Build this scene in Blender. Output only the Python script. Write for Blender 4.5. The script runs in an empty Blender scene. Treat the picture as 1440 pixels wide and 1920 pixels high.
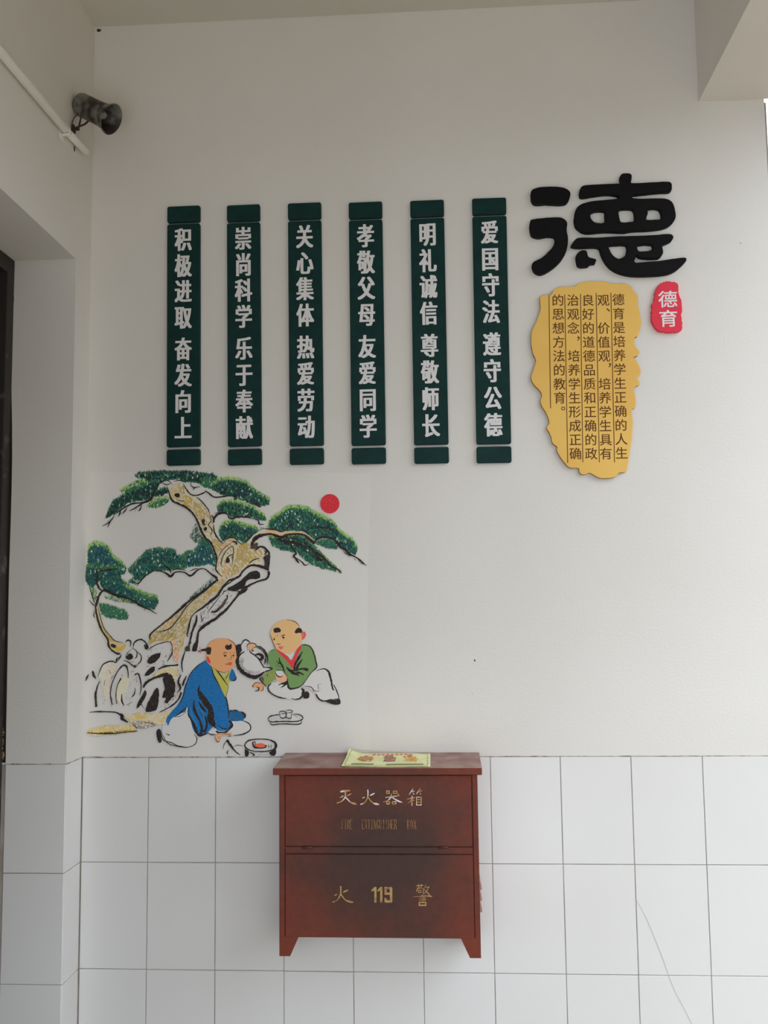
import bpy, bmesh, math, random
from mathutils import Vector, Matrix
from mathutils.geometry import tessellate_polygon, delaunay_2d_cdt
random.seed(7)
S = bpy.context.scene
COL = S.collection

# ------------------------------------------------------------------ camera
CAM = Vector((1.0744858537, -2.8345688584, 1.6433454155))
YAW, PITCH, ROLL, FPX = 0.0606186122, 0.0947060365, -0.0118316557, 1800.92778
_f = Vector((-math.sin(YAW)*math.cos(PITCH), math.cos(YAW)*math.cos(PITCH), math.sin(PITCH)))
_r = Vector((math.cos(YAW), math.sin(YAW), 0)); _u = _r.cross(_f)
_R = math.cos(ROLL)*_r + math.sin(ROLL)*_u
_U = -math.sin(ROLL)*_r + math.cos(ROLL)*_u
cam = bpy.data.objects.new('camera', bpy.data.cameras.new('camera')); COL.objects.link(cam)
cam.matrix_world = Matrix(((_R.x,_U.x,-_f.x,CAM.x),(_R.y,_U.y,-_f.y,CAM.y),(_R.z,_U.z,-_f.z,CAM.z),(0,0,0,1)))
cam.data.sensor_fit = 'HORIZONTAL'; cam.data.sensor_width = 36; cam.data.lens = 36*FPX/1440
cam.data.clip_start = .02
S.camera = cam

def ray(u, v): return _f + _R*((u-720)/FPX) + _U*((960-v)/FPX)
def onY(u, v, Y=0.0):
    d = ray(u, v); return CAM + d*((Y-CAM.y)/d.y)
def onX(u, v, X=0.0):
    d = ray(u, v); return CAM + d*((X-CAM.x)/d.x)

# ------------------------------------------------------------------ light
W = bpy.data.worlds.new('overcast_sky'); S.world = W; W.use_nodes = True
nt = W.node_tree; nt.nodes.clear()
wo = nt.nodes.new('ShaderNodeOutputWorld'); bg = nt.nodes.new('ShaderNodeBackground')
tc = nt.nodes.new('ShaderNodeTexCoord'); sp = nt.nodes.new('ShaderNodeSeparateXYZ'); rp = nt.nodes.new('ShaderNodeValToRGB')
nt.links.new(tc.outputs['Generated'], sp.inputs[0]); nt.links.new(sp.outputs['Z'], rp.inputs[0])
rp.color_ramp.elements[0].position = 0.05; rp.color_ramp.elements[0].color = (.665,.70,.76,1)
rp.color_ramp.elements[1].position = .85; rp.color_ramp.elements[1].color = (1.22,1.30,1.43,1)
nt.links.new(rp.outputs[0], bg.inputs[0]); bg.inputs[1].default_value = 1.0
nt.links.new(bg.outputs[0], wo.inputs[0])
S.view_settings.view_transform = 'Standard'; S.view_settings.look = 'None'
S.view_settings.gamma = 1; S.view_settings.use_curve_mapping = False
S.view_settings.exposure = 1.66
S.cycles.max_bounces = 10; S.cycles.diffuse_bounces = 7

# ------------------------------------------------------------------ helpers
def lin(c):
    c /= 255.0
    return c/12.92 if c <= .04045 else ((c+.055)/1.055)**2.4
WALL_ALB = (.80,.78,.75)
def seen(rgb, ref):   # pigment of a thing seen as rgb where white paint is seen as ref
    return tuple(min(.95, max(.003, lin(rgb[i])/lin(ref[i])*WALL_ALB[i])) for i in range(3))

def mat(name, color, rough=.7, spec=.3, noise=None, metallic=0, bump=0, bump_scale=200):
    m = bpy.data.materials.new(name); m.use_nodes = True
    n = m.node_tree.nodes; l = m.node_tree.links; b = n['Principled BSDF']
    b.inputs['Roughness'].default_value = rough; b.inputs['Specular IOR Level'].default_value = spec
    b.inputs['Metallic'].default_value = metallic
    if noise:
        sc_, c2, lo, hi = noise
        t = n.new('ShaderNodeTexNoise'); t.inputs['Scale'].default_value = sc_; t.inputs['Detail'].default_value = 6
        g = n.new('ShaderNodeNewGeometry'); l.new(g.outputs['Position'], t.inputs['Vector'])
        r = n.new('ShaderNodeValToRGB'); r.color_ramp.elements[0].position = lo; r.color_ramp.elements[1].position = hi
        r.color_ramp.elements[0].color = (*color,1); r.color_ramp.elements[1].color = (*c2,1)
        l.new(t.outputs[0], r.inputs[0]); l.new(r.outputs[0], b.inputs['Base Color'])
    else: b.inputs['Base Color'].default_value = (*color,1)
    if bump:
        t2 = n.new('ShaderNodeTexNoise'); t2.inputs['Scale'].default_value = bump_scale; t2.inputs['Detail'].default_value = 4
        g2 = n.new('ShaderNodeNewGeometry'); l.new(g2.outputs['Position'], t2.inputs['Vector'])
        bp = n.new('ShaderNodeBump'); bp.inputs['Strength'].default_value = bump; bp.inputs['Distance'].default_value = .002
        l.new(t2.outputs[0], bp.inputs['Height']); l.new(bp.outputs[0], b.inputs['Normal'])
    return m

def link(name, me, m=None, parent=None, loc=None):
    o = bpy.data.objects.new(name, me); COL.objects.link(o)
    if m is not None and not me.materials: me.materials.append(m)
    if parent is not None: o.parent = parent
    if loc is not None: o.location = loc
    return o
def mesh(name, verts, faces):
    me = bpy.data.meshes.new(name); me.from_pydata([tuple(v) for v in verts], [], faces); me.validate(); me.update(); return me
def empty(name, loc=(0,0,0)):
    o = bpy.data.objects.new(name, None); COL.objects.link(o); o.location = loc; o.empty_display_size = .05; return o
def tag(o, label=None, cat=None, group=None, kind=None):
    if label: o['label'] = label
    if cat: o['category'] = cat
    if group: o['group'] = group
    if kind: o['kind'] = kind
    return o
def bm_mesh(name, bm):
    bmesh.ops.recalc_face_normals(bm, faces=bm.faces)
    me = bpy.data.meshes.new(name); bm.to_mesh(me); bm.free(); return me
def add_box(bm, lo, hi, bevel=0, seg=2):
    x0,y0,z0 = lo; x1,y1,z1 = hi
    b2 = bmesh.new()
    v = [b2.verts.new(p) for p in ((x0,y0,z0),(x1,y0,z0),(x1,y1,z0),(x0,y1,z0),(x0,y0,z1),(x1,y0,z1),(x1,y1,z1),(x0,y1,z1))]
    for f in ((0,3,2,1),(4,5,6,7),(0,1,5,4),(1,2,6,5),(2,3,7,6),(3,0,4,7)): b2.faces.new([v[i] for i in f])
    if bevel: bmesh.ops.bevel(b2, geom=b2.edges[:], offset=bevel, segments=seg, affect='EDGES', profile=.6)
    t = bpy.data.meshes.new('t'); b2.to_mesh(t); b2.free(); bm.from_mesh(t); bpy.data.meshes.remove(t)
def box(name, lo, hi, m, parent=None, bevel=0, seg=2):
    bm = bmesh.new(); add_box(bm, lo, hi, bevel, seg)
    return link(name, bm_mesh(name, bm), m, parent)
def tube_bm(bm, pts, rads, n=16, caps=True):
    rings = []
    up = Vector((.13,.29,.95))
    for i, p in enumerate(pts):
        p = Vector(p); a = Vector(pts[max(0,i-1)]); b = Vector(pts[min(len(pts)-1,i+1)])
        d = (b-a)
        if d.length < 1e-9: d = Vector(pts[-1])-Vector(pts[0])
        d.normalize(); s = d.cross(up).normalized(); t = s.cross(d).normalized()
        rings.append([bm.verts.new(p + (s*math.cos(k*2*math.pi/n)+t*math.sin(k*2*math.pi/n))*rads[i]) for k in range(n)])
    for a, b in zip(rings, rings[1:]):
        for k in range(n): bm.faces.new((a[k],a[(k+1)%n],b[(k+1)%n],b[k]))
    if caps: bm.faces.new(rings[0][::-1]); bm.faces.new(rings[-1])
def tube(name, pts, rads, m, parent=None, n=16, caps=True):
    bm = bmesh.new(); tube_bm(bm, pts, rads, n, caps); me = bm_mesh(name, bm)
    for p in me.polygons: p.use_smooth = len(p.vertices) == 4
    return link(name, me, m, parent)
def smooth(pts, closed=True, n=4):      # Catmull-Rom through 2D/3D+ tuples
    out = []; N = len(pts)
    rng = range(N) if closed else range(N-1)
    g = (lambda i: pts[i % N]) if closed else (lambda i: pts[max(0, min(N-1, i))])
    for i in rng:
        p0,p1,p2,p3 = g(i-1),g(i),g(i+1),g(i+2)
        for k in range(n):
            t = k/n
            out.append(tuple(.5*((2*b)+(-a+c)*t+(2*a-5*b+4*c-d)*t*t+(-a+3*b-3*c+d)*t**3) for a,b,c,d in zip(p0,p1,p2,p3)))
    if not closed: out.append(tuple(pts[-1]))
    return out
def slab(name, outer, holes, Yf, thick, m, parent=None, bev=.0015):
    """a cut-out board standing on the wall: outline in wall coords (x,z), front at Yf"""
    loops = [outer]+holes
    def inset(lp, s):
        n = len(lp); area = sum(lp[i][0]*lp[(i+1)%n][1]-lp[(i+1)%n][0]*lp[i][1] for i in range(n)); sg = 1 if area > 0 else -1
        res = []
        for i in range(n):
            ax, az = lp[i-1]; bx, bz = lp[(i+1)%n]; dx, dz = bx-ax, bz-az; L = math.hypot(dx,dz) or 1
            res.append((lp[i][0]-dz/L*s*sg, lp[i][1]+dx/L*s*sg))
        return res
    fl = [inset(outer, bev)]+[inset(h, -bev) for h in holes]
    tris = tessellate_polygon([[Vector((x,z,0)) for x,z in lp] for lp in fl])
    verts = []; faces = []
    for lp in fl: verts += [(x,Yf,z) for x,z in lp]
    faces += [tuple(t) for t in tris]
    base = 0; nf = len(verts)
    for Y in (Yf+bev, Yf+thick):
        for lp in loops: verts += [(x,Y,z) for x,z in lp]
    off = 0
    for lp in loops:
        n = len(lp)
        for i in range(n):
            j = (i+1)%n
            for a, b in ((0, nf),(nf, 2*nf)):
                faces.append((a+off+i, a+off+j, b+off+j, b+off+i))
        off += n
    me = mesh(name, verts, faces)
    bm = bmesh.new(); bm.from_mesh(me); bmesh.ops.recalc_face_normals(bm, faces=bm.faces)
    bm.to_mesh(me); bm.free()
    return link(name, me, m, parent)

# text glyphs -> flat outline meshes (font built into the program), em box 1x1
_gl = {}
def glyph(ch):
    if ch in _gl: return _gl[ch]
    c = bpy.data.curves.new('g', 'FONT'); c.body = ch; c.size = 1; c.resolution_u = 3; c.fill_mode = 'FRONT'
    o = bpy.data.objects.new('g', c); COL.objects.link(o)
    dg = bpy.context.evaluated_depsgraph_get(); dg.update()
    me = o.evaluated_get(dg).to_mesh()
    vs = [(v.co.x, v.co.y) for v in me.vertices]; fs = [tuple(p.vertices) for p in me.polygons]
    o.to_mesh_clear(); bpy.data.objects.remove(o); bpy.data.curves.remove(c)
    _gl[ch] = (vs, fs); return _gl[ch]
def ink(ch):
    vs, _ = glyph(ch); xs = [v[0] for v in vs]; ys = [v[1] for v in vs]
    return min(xs), max(xs), min(ys), max(ys)
_ref = ink('国'); EMC = ((_ref[0]+_ref[1])/2, (_ref[2]+_ref[3])/2); EMS = (_ref[1]-_ref[0], _ref[3]-_ref[2])
def glyph_at(V, F, ch, cx, cz, w, h, Y, shifts=((0,0),), centre_ink=False):
    """w,h: size of a full square character's ink, in metres"""
    vs, fs = glyph(ch)
    ex, ey = EMC
    if centre_ink:
        a,b,c,d = ink(ch); ex, ey = (a+b)/2, (c+d)/2
    for k,(sx, sz) in enumerate(shifts):
        o = len(V)
        V += [(cx+(x-ex)/EMS[0]*w+sx, Y-k*2e-5, cz+(y-ey)/EMS[1]*h+sz) for x,y in vs]
        F += [tuple(i+o for i in f) for f in fs]

# paint layers: flat polygons with their own pigment
class Paint:
    Z = 0
    def __init__(s, ref): s.V=[]; s.F=[]; s.C=[]; s.ref=ref
    def poly(s, pts3, col, tri=None):
        o = len(s.V); s.V += pts3
        fs = tri if tri else [tuple(range(len(pts3)))]
        for f in fs: s.F.append(tuple(i+o for i in f)); s.C.append(col)
    def build(s, name, m, parent):
        me = mesh(name, s.V, s.F) if False else bpy.data.meshes.new(name)
        me.from_pydata([tuple(v) for v in s.V], [], s.F); me.update()
        at = me.color_attributes.new('pigment', 'FLOAT_COLOR', 'CORNER')
        buf = []
        for p, c in zip(me.polygons, s.C):
            for _ in p.vertices: buf += [c[0],c[1],c[2],1]
        at.data.foreach_set('color', buf)
        return link(name, me, m, parent)
def paint_mat(name, rough=.75, white=None, amount=0.0, scale=300):
    m = bpy.data.materials.new(name); m.use_nodes = True
    n = m.node_tree.nodes; l = m.node_tree.links; b = n['Principled BSDF']
    b.inputs['Roughness'].default_value = rough; b.inputs['Specular IOR Level'].default_value = .25
    a = n.new('ShaderNodeVertexColor'); a.layer_name = 'pigment'
    if white:
        t = n.new('ShaderNodeTexNoise'); t.inputs['Scale'].default_value = scale; t.inputs['Detail'].default_value = 5
        g = n.new('ShaderNodeNewGeometry'); l.new(g.outputs['Position'], t.inputs['Vector'])
        r = n.new('ShaderNodeValToRGB'); r.color_ramp.elements[0].position = .5; r.color_ramp.elements[1].position = .72
        r.color_ramp.elements[0].color = (0,0,0,1); r.color_ramp.elements[1].color = (amount,)*3+(1,)
        x = n.new('ShaderNodeMix'); x.data_type = 'RGBA'
        l.new(t.outputs[0], r.inputs[0]); l.new(r.outputs[0], x.inputs[0]); l.new(a.outputs[0], x.inputs[6])
        x.inputs[7].default_value = (*white,1); l.new(x.outputs[2], b.inputs['Base Color'])
    else: l.new(a.outputs[0], b.inputs['Base Color'])
    return m

# ------------------------------------------------------------------ materials
def plaster(name, base, dirt):
    m = mat(name, base, .85, .15, noise=(1.6, dirt, .38, .75), bump=.25, bump_scale=140)
    return m
M_WALL = plaster('white_plaster', (.80,.78,.74), (.755,.733,.688))
M_CEIL = plaster('ceiling_plaster', (.68,.655,.585), (.65,.62,.55))
M_GROUT = mat('grout', (.42,.37,.32), .9, .1, noise=(9,(.56,.51,.46),.4,.6))
M_TILE = mat('glazed_tile', (.80,.80,.785), .22, .45, noise=(2.2,(.775,.77,.75),.4,.7))
M_FLOOR = mat('floor_tiles', (.165,.125,.070), .5, .3, noise=(5,(.14,.105,.06),.4,.7))
M_GROUND = mat('concrete_ground', (.18,.142,.085), .85, .2, noise=(1.1,(.15,.12,.072),.4,.7))
M_DOOR = mat('dark_door', (.02,.013,.011), .5, .3)
M_FRAME = mat('dark_frame', (.035,.03,.028), .55, .3, noise=(25,(.12,.11,.10),.6,.75))
M_PIPE = mat('pipe_paint', (.88,.86,.82), .5, .35)
M_DARK = mat('dark_dirt', (.03,.025,.02), .9, .1)

XR = 2.066; ZC = 3.478; TT = 1.2; YJ = -.12; XO = -.195; ZS = 2.675; YB = -3.2; YO = -1.32
# ------------------------------------------------------------------ setting
bm = bmesh.new()
add_box(bm, (-.6, 0, TT), (XR, .24, ZC+.3)); add_box(bm, (-.6, .004, -.02), (XR, .24, TT))
wb = tag(link('wall_back', bm_mesh('wall_back', bm), M_WALL), kind='structure')
wb.data.materials.append(M_GROUT)
for p in wb.data.polygons:
    if abs(p.center.y-.004) < 1e-4: p.material_index = 1
bm = bmesh.new()
t = .35
add_box(bm, (-t, YJ, TT), (0, 0, ZC+.3))                                   # pier between corner and door
add_box(bm, (-t, YJ+.004, -.02), (-.004, .003, TT))
add_box(bm, (-t, YO, ZS), (0, YJ, ZC+.3))                                # header
add_box(bm, (-t, YB, -.02), (0, YO, ZC+.3))                            # wall on this side of the door
wl = tag(link('wall_left', bm_mesh('wall_left', bm), M_WALL), kind='structure')
wl.data.materials.append(M_GROUT)
for p in wl.data.polygons:
    if p.center.z < TT-.01 and p.center.y > YJ-.01 and abs(p.normal.z) < .5: p.material_index = 1
tag(box('ceiling', (-.6, YB, ZC), (XR, .0, ZC+.3), M_CEIL), kind='structure')
tag(box('trim_1', (1.872, YB, 3.145), (XR+.03, -.0005, ZC-.0005), M_WALL), 'plastered concrete beam along the open right side under the ceiling', kind='structure')
tag(box('front_light_blocker', (.001, -3.2, 2.1), (XR+.9, -3.0, ZC-.0005), M_WALL), 'added unseen block across the corridor behind the camera, limiting frontal light', kind='structure')  # added out of view to keep frontal skylight off the upper back wall
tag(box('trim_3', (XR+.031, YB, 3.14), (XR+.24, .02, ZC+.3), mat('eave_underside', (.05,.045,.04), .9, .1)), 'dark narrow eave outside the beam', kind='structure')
tag(box('low_sky_blocker', (9, -14, -.5), (9.4, 4, 3.2), mat('dark_blocker', (.08,.08,.062), .9, .1)), 'added unseen dark block across the yard, hiding the low sky', kind='structure')  # invented dark mass out of view, blocks low sky light from the right
tag(box('trim_4', (XR+.0002, .012, 0), (XR+.009, .235, 3.14), mat('raw_wall_edge', (.36,.31,.28), .9, .1)), 'rough grey end of the back wall', kind='structure')
tag(box('floor', (-.6, YB, -.12), (XR+.35, .0, 0), M_FLOOR), kind='structure')
tag(box('ground', (XR+.35, -45, -.55), (60, 30, -.3), M_GROUND), 'pale paved yard outside the open side', kind='structure')

def tile_mesh(w, h, d=.006, b=.0009):
    bm = bmesh.new(); add_box(bm, (-w/2, 0, -h/2), (w/2, d, h/2), b, 1); me = bm_mesh('tile', bm); me.materials.append(M_TILE); return me
cache = {}
G = .0022
def tile(parent, x0, x1, z0, z1, Y, rot=0):
    w, h = round(x1-x0-G,4), round(z1-z0-G,4)
    if (w,h) not in cache: cache[(w,h)] = tile_mesh(w,h)
    o = link('tile', cache[(w,h)], None, parent)
    dx = random.uniform(-.0003,.0003); dz = random.uniform(-.0003,.0003)
    if rot:  # on the left wall face X=0 ; x0..x1 runs along Y
        o.location = (Y, (x0+x1)/2+dx*.3, (z0+z1)/2+dz); o.rotation_euler = (0,random.uniform(-.0015,.0015),math.pi/2)
    else:
        o.location = ((x0+x1)/2+dx, Y, (z0+z1)/2+dz); o.rotation_euler = (random.uniform(-.0012,.0012),0,random.uniform(-.0012,.0012))
    return o
for r in range(4):
    z1 = TT-.3*r; z0 = z1-.3
    for k in range(11):
        x0 = .2*k; x1 = min(x0+.2, XR)
        if x1-x0 > .03: tile(wb, x0+(.002 if k==0 else 0), x1, z0, z1, -.001)
    tile(wl, YJ, -.002, z0, z1, .0005, rot=1)      # narrow return
    tile(wl, -.177, -.001, z0, z1, YJ-.0015)        # pier face beside the door

# door in the recess
d = empty('door_1', (-.25, -.7, 0)); tag(d, kind='structure')
def dpart(name, lo, hi, m, par=None, bevel=.003):
    c = d.location
    return box(name, tuple(lo[i]-c[i] for i in range(3)), tuple(hi[i]-c[i] for i in range(3)), m, par or d, bevel)
dpart('door_frame', (-.29, YJ-.045, 0), (-.186, YJ-.0005, ZS-.001), M_FRAME)
dpart('door_frame', (-.29, YO+.001, 0), (-.186, YO+.045, ZS-.001), M_FRAME)
dpart('door_frame', (-.29, YO+.045, ZS-.05), (-.186, YJ-.045, ZS-.001), M_FRAME)
dl = dpart('door_leaf', (-.275, YO+.047, .01), (-.235, YJ-.047, ZS-.052), M_DOOR)
for (z0,z1) in ((.25,1.05),(1.2,2.45)):
    q = dpart('door_panel', (-.236, YO+.17, z0), (-.226, YJ-.17, z1), M_DOOR, dl, .004)
# ragged dark gap of broken plaster along the frame, as a thin uneven bead
rag = [(19,492,4),(22,520,5),(24,560,6),(22,590,5),(21,640,4),(20,720,3),(20,760,5),(21,800,4),(21,860,4),(20,920,4),(18,990,4),(16,1060,3),(14,1130,4),(12,1230,5),(11,1290,5),(10,1360,4),(9,1400,5),(8,1430,7)]
pv, pf = [], []
for i,(u,v,w) in enumerate(rag):
    a = onY(u-8, v, YJ-.002); b = onY(u+w*.3, v, YJ-.002)
    pv += [a, b, b+Vector((0,.0018,0)), a+Vector((0,.0018,0))]
for i in range(len(rag)-1):
    o = 4*i
    pf += [(o,o+1,o+5,o+4),(o+1,o+2,o+6,o+5)]
pv = [Vector(v)-d.location for v in pv]
link('plaster_gap', mesh('plaster_gap', pv, pf), M_DARK, d)
# scuffed coloured paint at the frame's foot near the tile line
pr = Paint(None)
for _ in range(26):
    u = random.uniform(0,7); v = random.uniform(1355,1430); a = onY(u, v, YJ-.0035)-d.location
    c = random.choice([(.5,.33,.06),(.45,.3,.12),(.3,.09,.02),(.25,.2,.1)])
    w = random.uniform(.001,.003); h = random.uniform(.004,.012)
    pr.poly([a+Vector((-w,0,0)), a+Vector((w,0,-h*.3)), a+Vector((w*.6,0,h)), a+Vector((-w*.8,0,h*.8))], c)
pr.build('chipped_paint', paint_mat('chips'), d)

# ------------------------------------------------------------------ mural
REF = (196,190,181)
MUR = tag(empty('painted_mural', (.42, -.0002, 1.21)), 'mural of a pine tree, red sun and two seated children painted on the wall', 'mural')
CR = {'A':(150,870,7.2),'B':(340,870,7.2),'C':(500,900,7.2),'D':(150,1060,7.2),'E':(340,1020,7.2),'F':(150,1220,7.2),'G':(330,1180,7.2),'H':(440,1150,6.5455),'P':(0,0,1)}
layer = [0.0003]
def nxt(): layer[0] += 1.2e-5; return layer[0]
def px(cr, x, y):
    ox, oy, s = CR[cr]; return (ox+x/s, oy+y/s)
def wp(u, v, dep):
    p = onY(u, v, 0.0); return (p.x-MUR.location.x, -dep*.16-MUR.location.y, p.z-MUR.location.z)
def C(*rgb): return seen(rgb, REF)
K = C(32,22,22)
def fill(P, cr, pts, col, sm=True, n=3, rag=0):
    q = [px(cr,*p) for p in pts]
    if sm: q = smooth(q, True, n)
    if rag: q = [(x+random.uniform(-rag,rag), y+random.uniform(-rag,rag)) for x,y in q]
    tr = tessellate_polygon([[Vector((x,y,0)) for x,y in q]])
    dp = nxt(); P.poly([wp(x,y,dp) for x,y in q], col, [tuple(t) for t in tr])
def line(P, cr, pts, w=1.2, col=None, taper=True, rag=.25, sm=True):
    """w: width in photo px (number or list per point)"""
    col = col or K; N = len(pts)
    ws = w if isinstance(w,(list,tuple)) else [w*(.35 if taper and i in (0,N-1) else 1) for i in range(N)]
    q = [(*px(cr,*p), ws[i]) for i,p in enumerate(pts)]
    if sm and N > 2: q = smooth(q, False, 5)
    dp = nxt(); L=[]; R_=[]
    for i,(x,y,ww) in enumerate(q):
        a = q[max(0,i-1)]; b = q[min(len(q)-1,i+1)]; dx,dy = b[0]-a[0], b[1]-a[1]; n = math.hypot(dx,dy) or 1
        h = max(.14, ww*.6); r1 = random.uniform(-rag,rag)*h; r2 = random.uniform(-rag,rag)*h
        L.append((x-dy/n*(h+r1), y+dx/n*(h+r1))); R_.append((x+dy/n*(h+r2), y-dx/n*(h+r2)))
    pts2 = L+R_; m = len(L)
    P.poly([wp(x,y,dp) for x,y in pts2], col, [(i,i+1,m+i+1,m+i) for i in range(m-1)])
def inside(poly, x, y):
    c = False; j = len(poly)-1
    for i in range(len(poly)):
        xi,yi = poly[i]; xj,yj = poly[j]
        if (yi>y) != (yj>y) and x < (xj-xi)*(y-yi)/(yj-yi)+xi: c = not c
        j = i
    return c
LG = [C(132,164,62),C(160,182,92),C(112,156,78),C(150,178,112)]
MG = [C(52,108,66),C(40,94,68),C(60,114,88),C(32,82,58)]
TEAL = [C(14,72,74),C(12,64,68),C(22,82,80),C(12,52,58)]
DK = [C(14,50,48),C(12,42,44),C(16,56,48),C(10,34,38)]
BL = [C(20,75,105),C(15,60,90),C(25,90,110)]
def wash(P, cr, pts, cols, dens=1.0, size=4.0, stretch=None):
    poly = [px(cr,*p) for p in pts]
    xs = [p[0] for p in poly]; ys = [p[1] for p in poly]; x0,x1,y0,y1 = min(xs),max(xs),min(ys),max(ys)
    n = int((x1-x0)*(y1-y0)*.10*dens); keep = []
    for _ in range(n):
        x, y = random.uniform(x0,x1), random.uniform(y0,y1)
        if inside(poly,x,y): keep.append((x,y))
    for i,(x,y) in enumerate(keep):
        r = size*random.uniform(.3,1); a0 = random.uniform(0,6.28); k = 7; q = []
        for j in range(k):
            a = a0+j*6.283/k; rr3 = r*random.uniform(.5,1.1); q.append((x+math.cos(a)*rr3*.8, y+math.sin(a)*rr3))
        if stretch:
            c_, s_ = math.cos(stretch), math.sin(stretch)
            q = [((u_-x)*.9*0+x+((u_-x)*c_*1.8-(v_-y)*s_*.6), y+((u_-x)*s_*1.8+(v_-y)*c_*.6)) for u_,v_ in q]
        P.poly([wp(*p, layer[0]+2e-4*i/len(keep)) for p in q], random.choice(cols))
    layer[0] += 2.1e-4
def ticks(P, cr, pts, n, ang, ln=5, w=.5, cols=None, sp=.25):
    poly = [px(cr,*p) for p in pts]; xs = [p[0] for p in poly]; ys = [p[1] for p in poly]; m = 0
    while m < n:
        x, y = random.uniform(min(xs),max(xs)), random.uniform(min(ys),max(ys))
        if not inside(poly,x,y): continue
        m += 1; a = ang+random.gauss(0,sp); l_ = ln*random.uniform(.3,1)
        line(P,'P',[(x,y),(x+l_*.5*math.cos(a)+random.uniform(-.6,.6),y+l_*.5*math.sin(a)),(x+l_*math.cos(a),y+l_*math.sin(a))],w*random.uniform(.5,1.4),random.choice(cols or [K]))
def foliage(P, cr, pts, core, fringe=LG, dens=1.0, edge=5.0, ang=-90, spread=28, thin=False):
    poly = [px(cr,*p) for p in pts]
    xs = [p[0] for p in poly]; ys = [p[1] for p in poly]; x0,x1,y0,y1 = min(xs),max(xs),min(ys),max(ys)
    n = int((x1-x0)*(y1-y0)*.62*dens)
    dabs = []
    for _ in range(n):
        x, y = random.uniform(x0,x1), random.uniform(y0,y1)
        if not inside(poly, x, y): continue
        up = 0                                   # distance to the upper outline
        while up < 14 and inside(poly, x, y-up-1): up += 1
        dn = 0
        while dn < 6 and inside(poly, x, y+dn+1): dn += 1
        e = edge*random.uniform(.5,1.4)
        if up < e: c = random.choice(fringe); o = 0
        elif up < e*1.8 or dn < 1.5: c = random.choice(MG); o = 1
        else: c = random.choice(core); o = 2
        if random.random() < .007: c = random.choice([C(176,186,160),C(120,160,130)]); o = 3
        if random.random() < .05: c = random.choice(MG); o = 2.5
        dabs.append((o+random.random()*.6, x, y, c))
    dabs.sort(key=lambda t: t[0])
    if dens >= .75 and not thin:      # solid undercoat below the brush dabs
        under = []
        for _ in range(int((x1-x0)*(y1-y0)*.30)):
            x, y = random.uniform(x0,x1), random.uniform(y0,y1)
            if all(inside(poly, x+a_, y+b_) for a_,b_ in ((-2,0),(2,0),(0,2.2),(0,-max(2.5,edge*.8)))): under.append((x,y))
        for i,(x,y) in enumerate(under):
            c = random.choice(core+core+MG[3:]); k0 = random.random()*6
            P.poly([wp(x+math.cos(k0+j*1.2566)*2.3*random.uniform(.7,1.1), y+math.sin(k0+j*1.2566)*2.5*random.uniform(.7,1.1), layer[0]+1e-4*i/len(under)) for j in range(5)], c)
        layer[0] += 1.1e-4
    for i,(o,x,y,c) in enumerate(dabs):
        a = math.radians(ang+random.gauss(0,spread)); L = random.uniform(3.0,6.5); w = random.uniform(.8,1.6)*(.5 if thin else 1)
        if o < 1: w *= .42; L *= 1.35; y -= 1.0
        dx, dy = math.cos(a), math.sin(a)
        dp = layer[0]+3e-4*i/len(dabs)
        q = [(x-dy*w*.6-dx*L/2, y+dx*w*.6-dy*L/2),(x+dy*w*.6-dx*L/2, y-dx*w*.6-dy*L/2),(x+dy*w+dx*L*.1,y-dx*w+dy*L*.1),(x+dx*L*.6,y+dy*L*.6),(x-dy*w+dx*L*.1,y+dx*w+dy*L*.1)]
        P.poly([wp(*p,dp) for p in q], c)
    layer[0] += 3.1e-4

PM = paint_mat('mural_paint', .7, (.78,.76,.72), .16, 520)
PMS = paint_mat('mural_paint_solid', .7)
# repainted lighter rectangle behind the picture
P = Paint(REF)
q = [(168,885),(420,885),(697,887),(694,960),(690,1060),(689,1160),(687,1300),(694,1395),(694,1416),(430,1417),(158,1417),(160,1200),(163,1000)]
dp = 1.2e-4; tr = tessellate_polygon([[Vector((x,y,0)) for x,y in q]])
P.poly([wp(x,y,dp) for x,y in q], (.808,.788,.75), [tuple(t) for t in tr])
P.build('white_ground_patch', PMS, MUR)

# --- foliage
P = Paint(REF); f = foliage
f(P,'A',[(520,360),(640,300),(770,230),(870,200),(940,235),(900,270),(820,330),(700,370),(600,380)], MG, LG, .9, 9)
f(P,'A',[(900,575),(1000,460),(1180,440),(1210,480),(1150,540),(1020,590)], LG, LG, .7, 9)
f(P,'A',[(350,735),(380,620),(450,500),(560,430),(650,370),(780,330),(880,290),(960,240),(1050,240),(1050,310),(1000,380),(960,440),(880,490),(760,490),(640,520),(560,590),(480,650),(410,700)], DK, MG, 1.3, 1.5)
f(P,'A',[(990,430),(1040,350),(1180,310),(1190,370),(1100,430)], DK, MG, 1.2, 1)
f(P,'A',[(740,165),(800,125),(930,110),(1100,105),(1250,110),(1440,105),(1440,190),(1330,190),(1240,200),(1150,215),(1080,250),(1040,310),(1000,240),(930,235),(880,190),(790,185)], DK, DK, 1.5, 1)
f(P,'B',[(-10,105),(150,115),(300,130),(430,140),(490,190),(450,240),(380,300),(300,280),(200,240),(50,235),(-10,215)], DK, DK, 1.4, 1)
f(P,'B',[(250,190),(430,190),(450,300),(380,330),(280,290)], MG, MG, .7, 1)
f(P,'B',[(400,290),(500,200),(620,185),(760,200),(880,230),(960,320),(1060,395),(1200,465),(1180,540),(1080,560),(960,540),(820,480),(700,430),(560,410),(460,360),(410,340)], DK+TEAL[:1], LG, 1.2, 5)
f(P,'B',[(480,560),(560,495),(700,490),(850,530),(1000,595),(1120,690),(1150,760),(1000,740),(880,710),(760,720),(660,710),(560,640),(500,640)], DK+MG[:1], LG, 1.2, 5)
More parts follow.
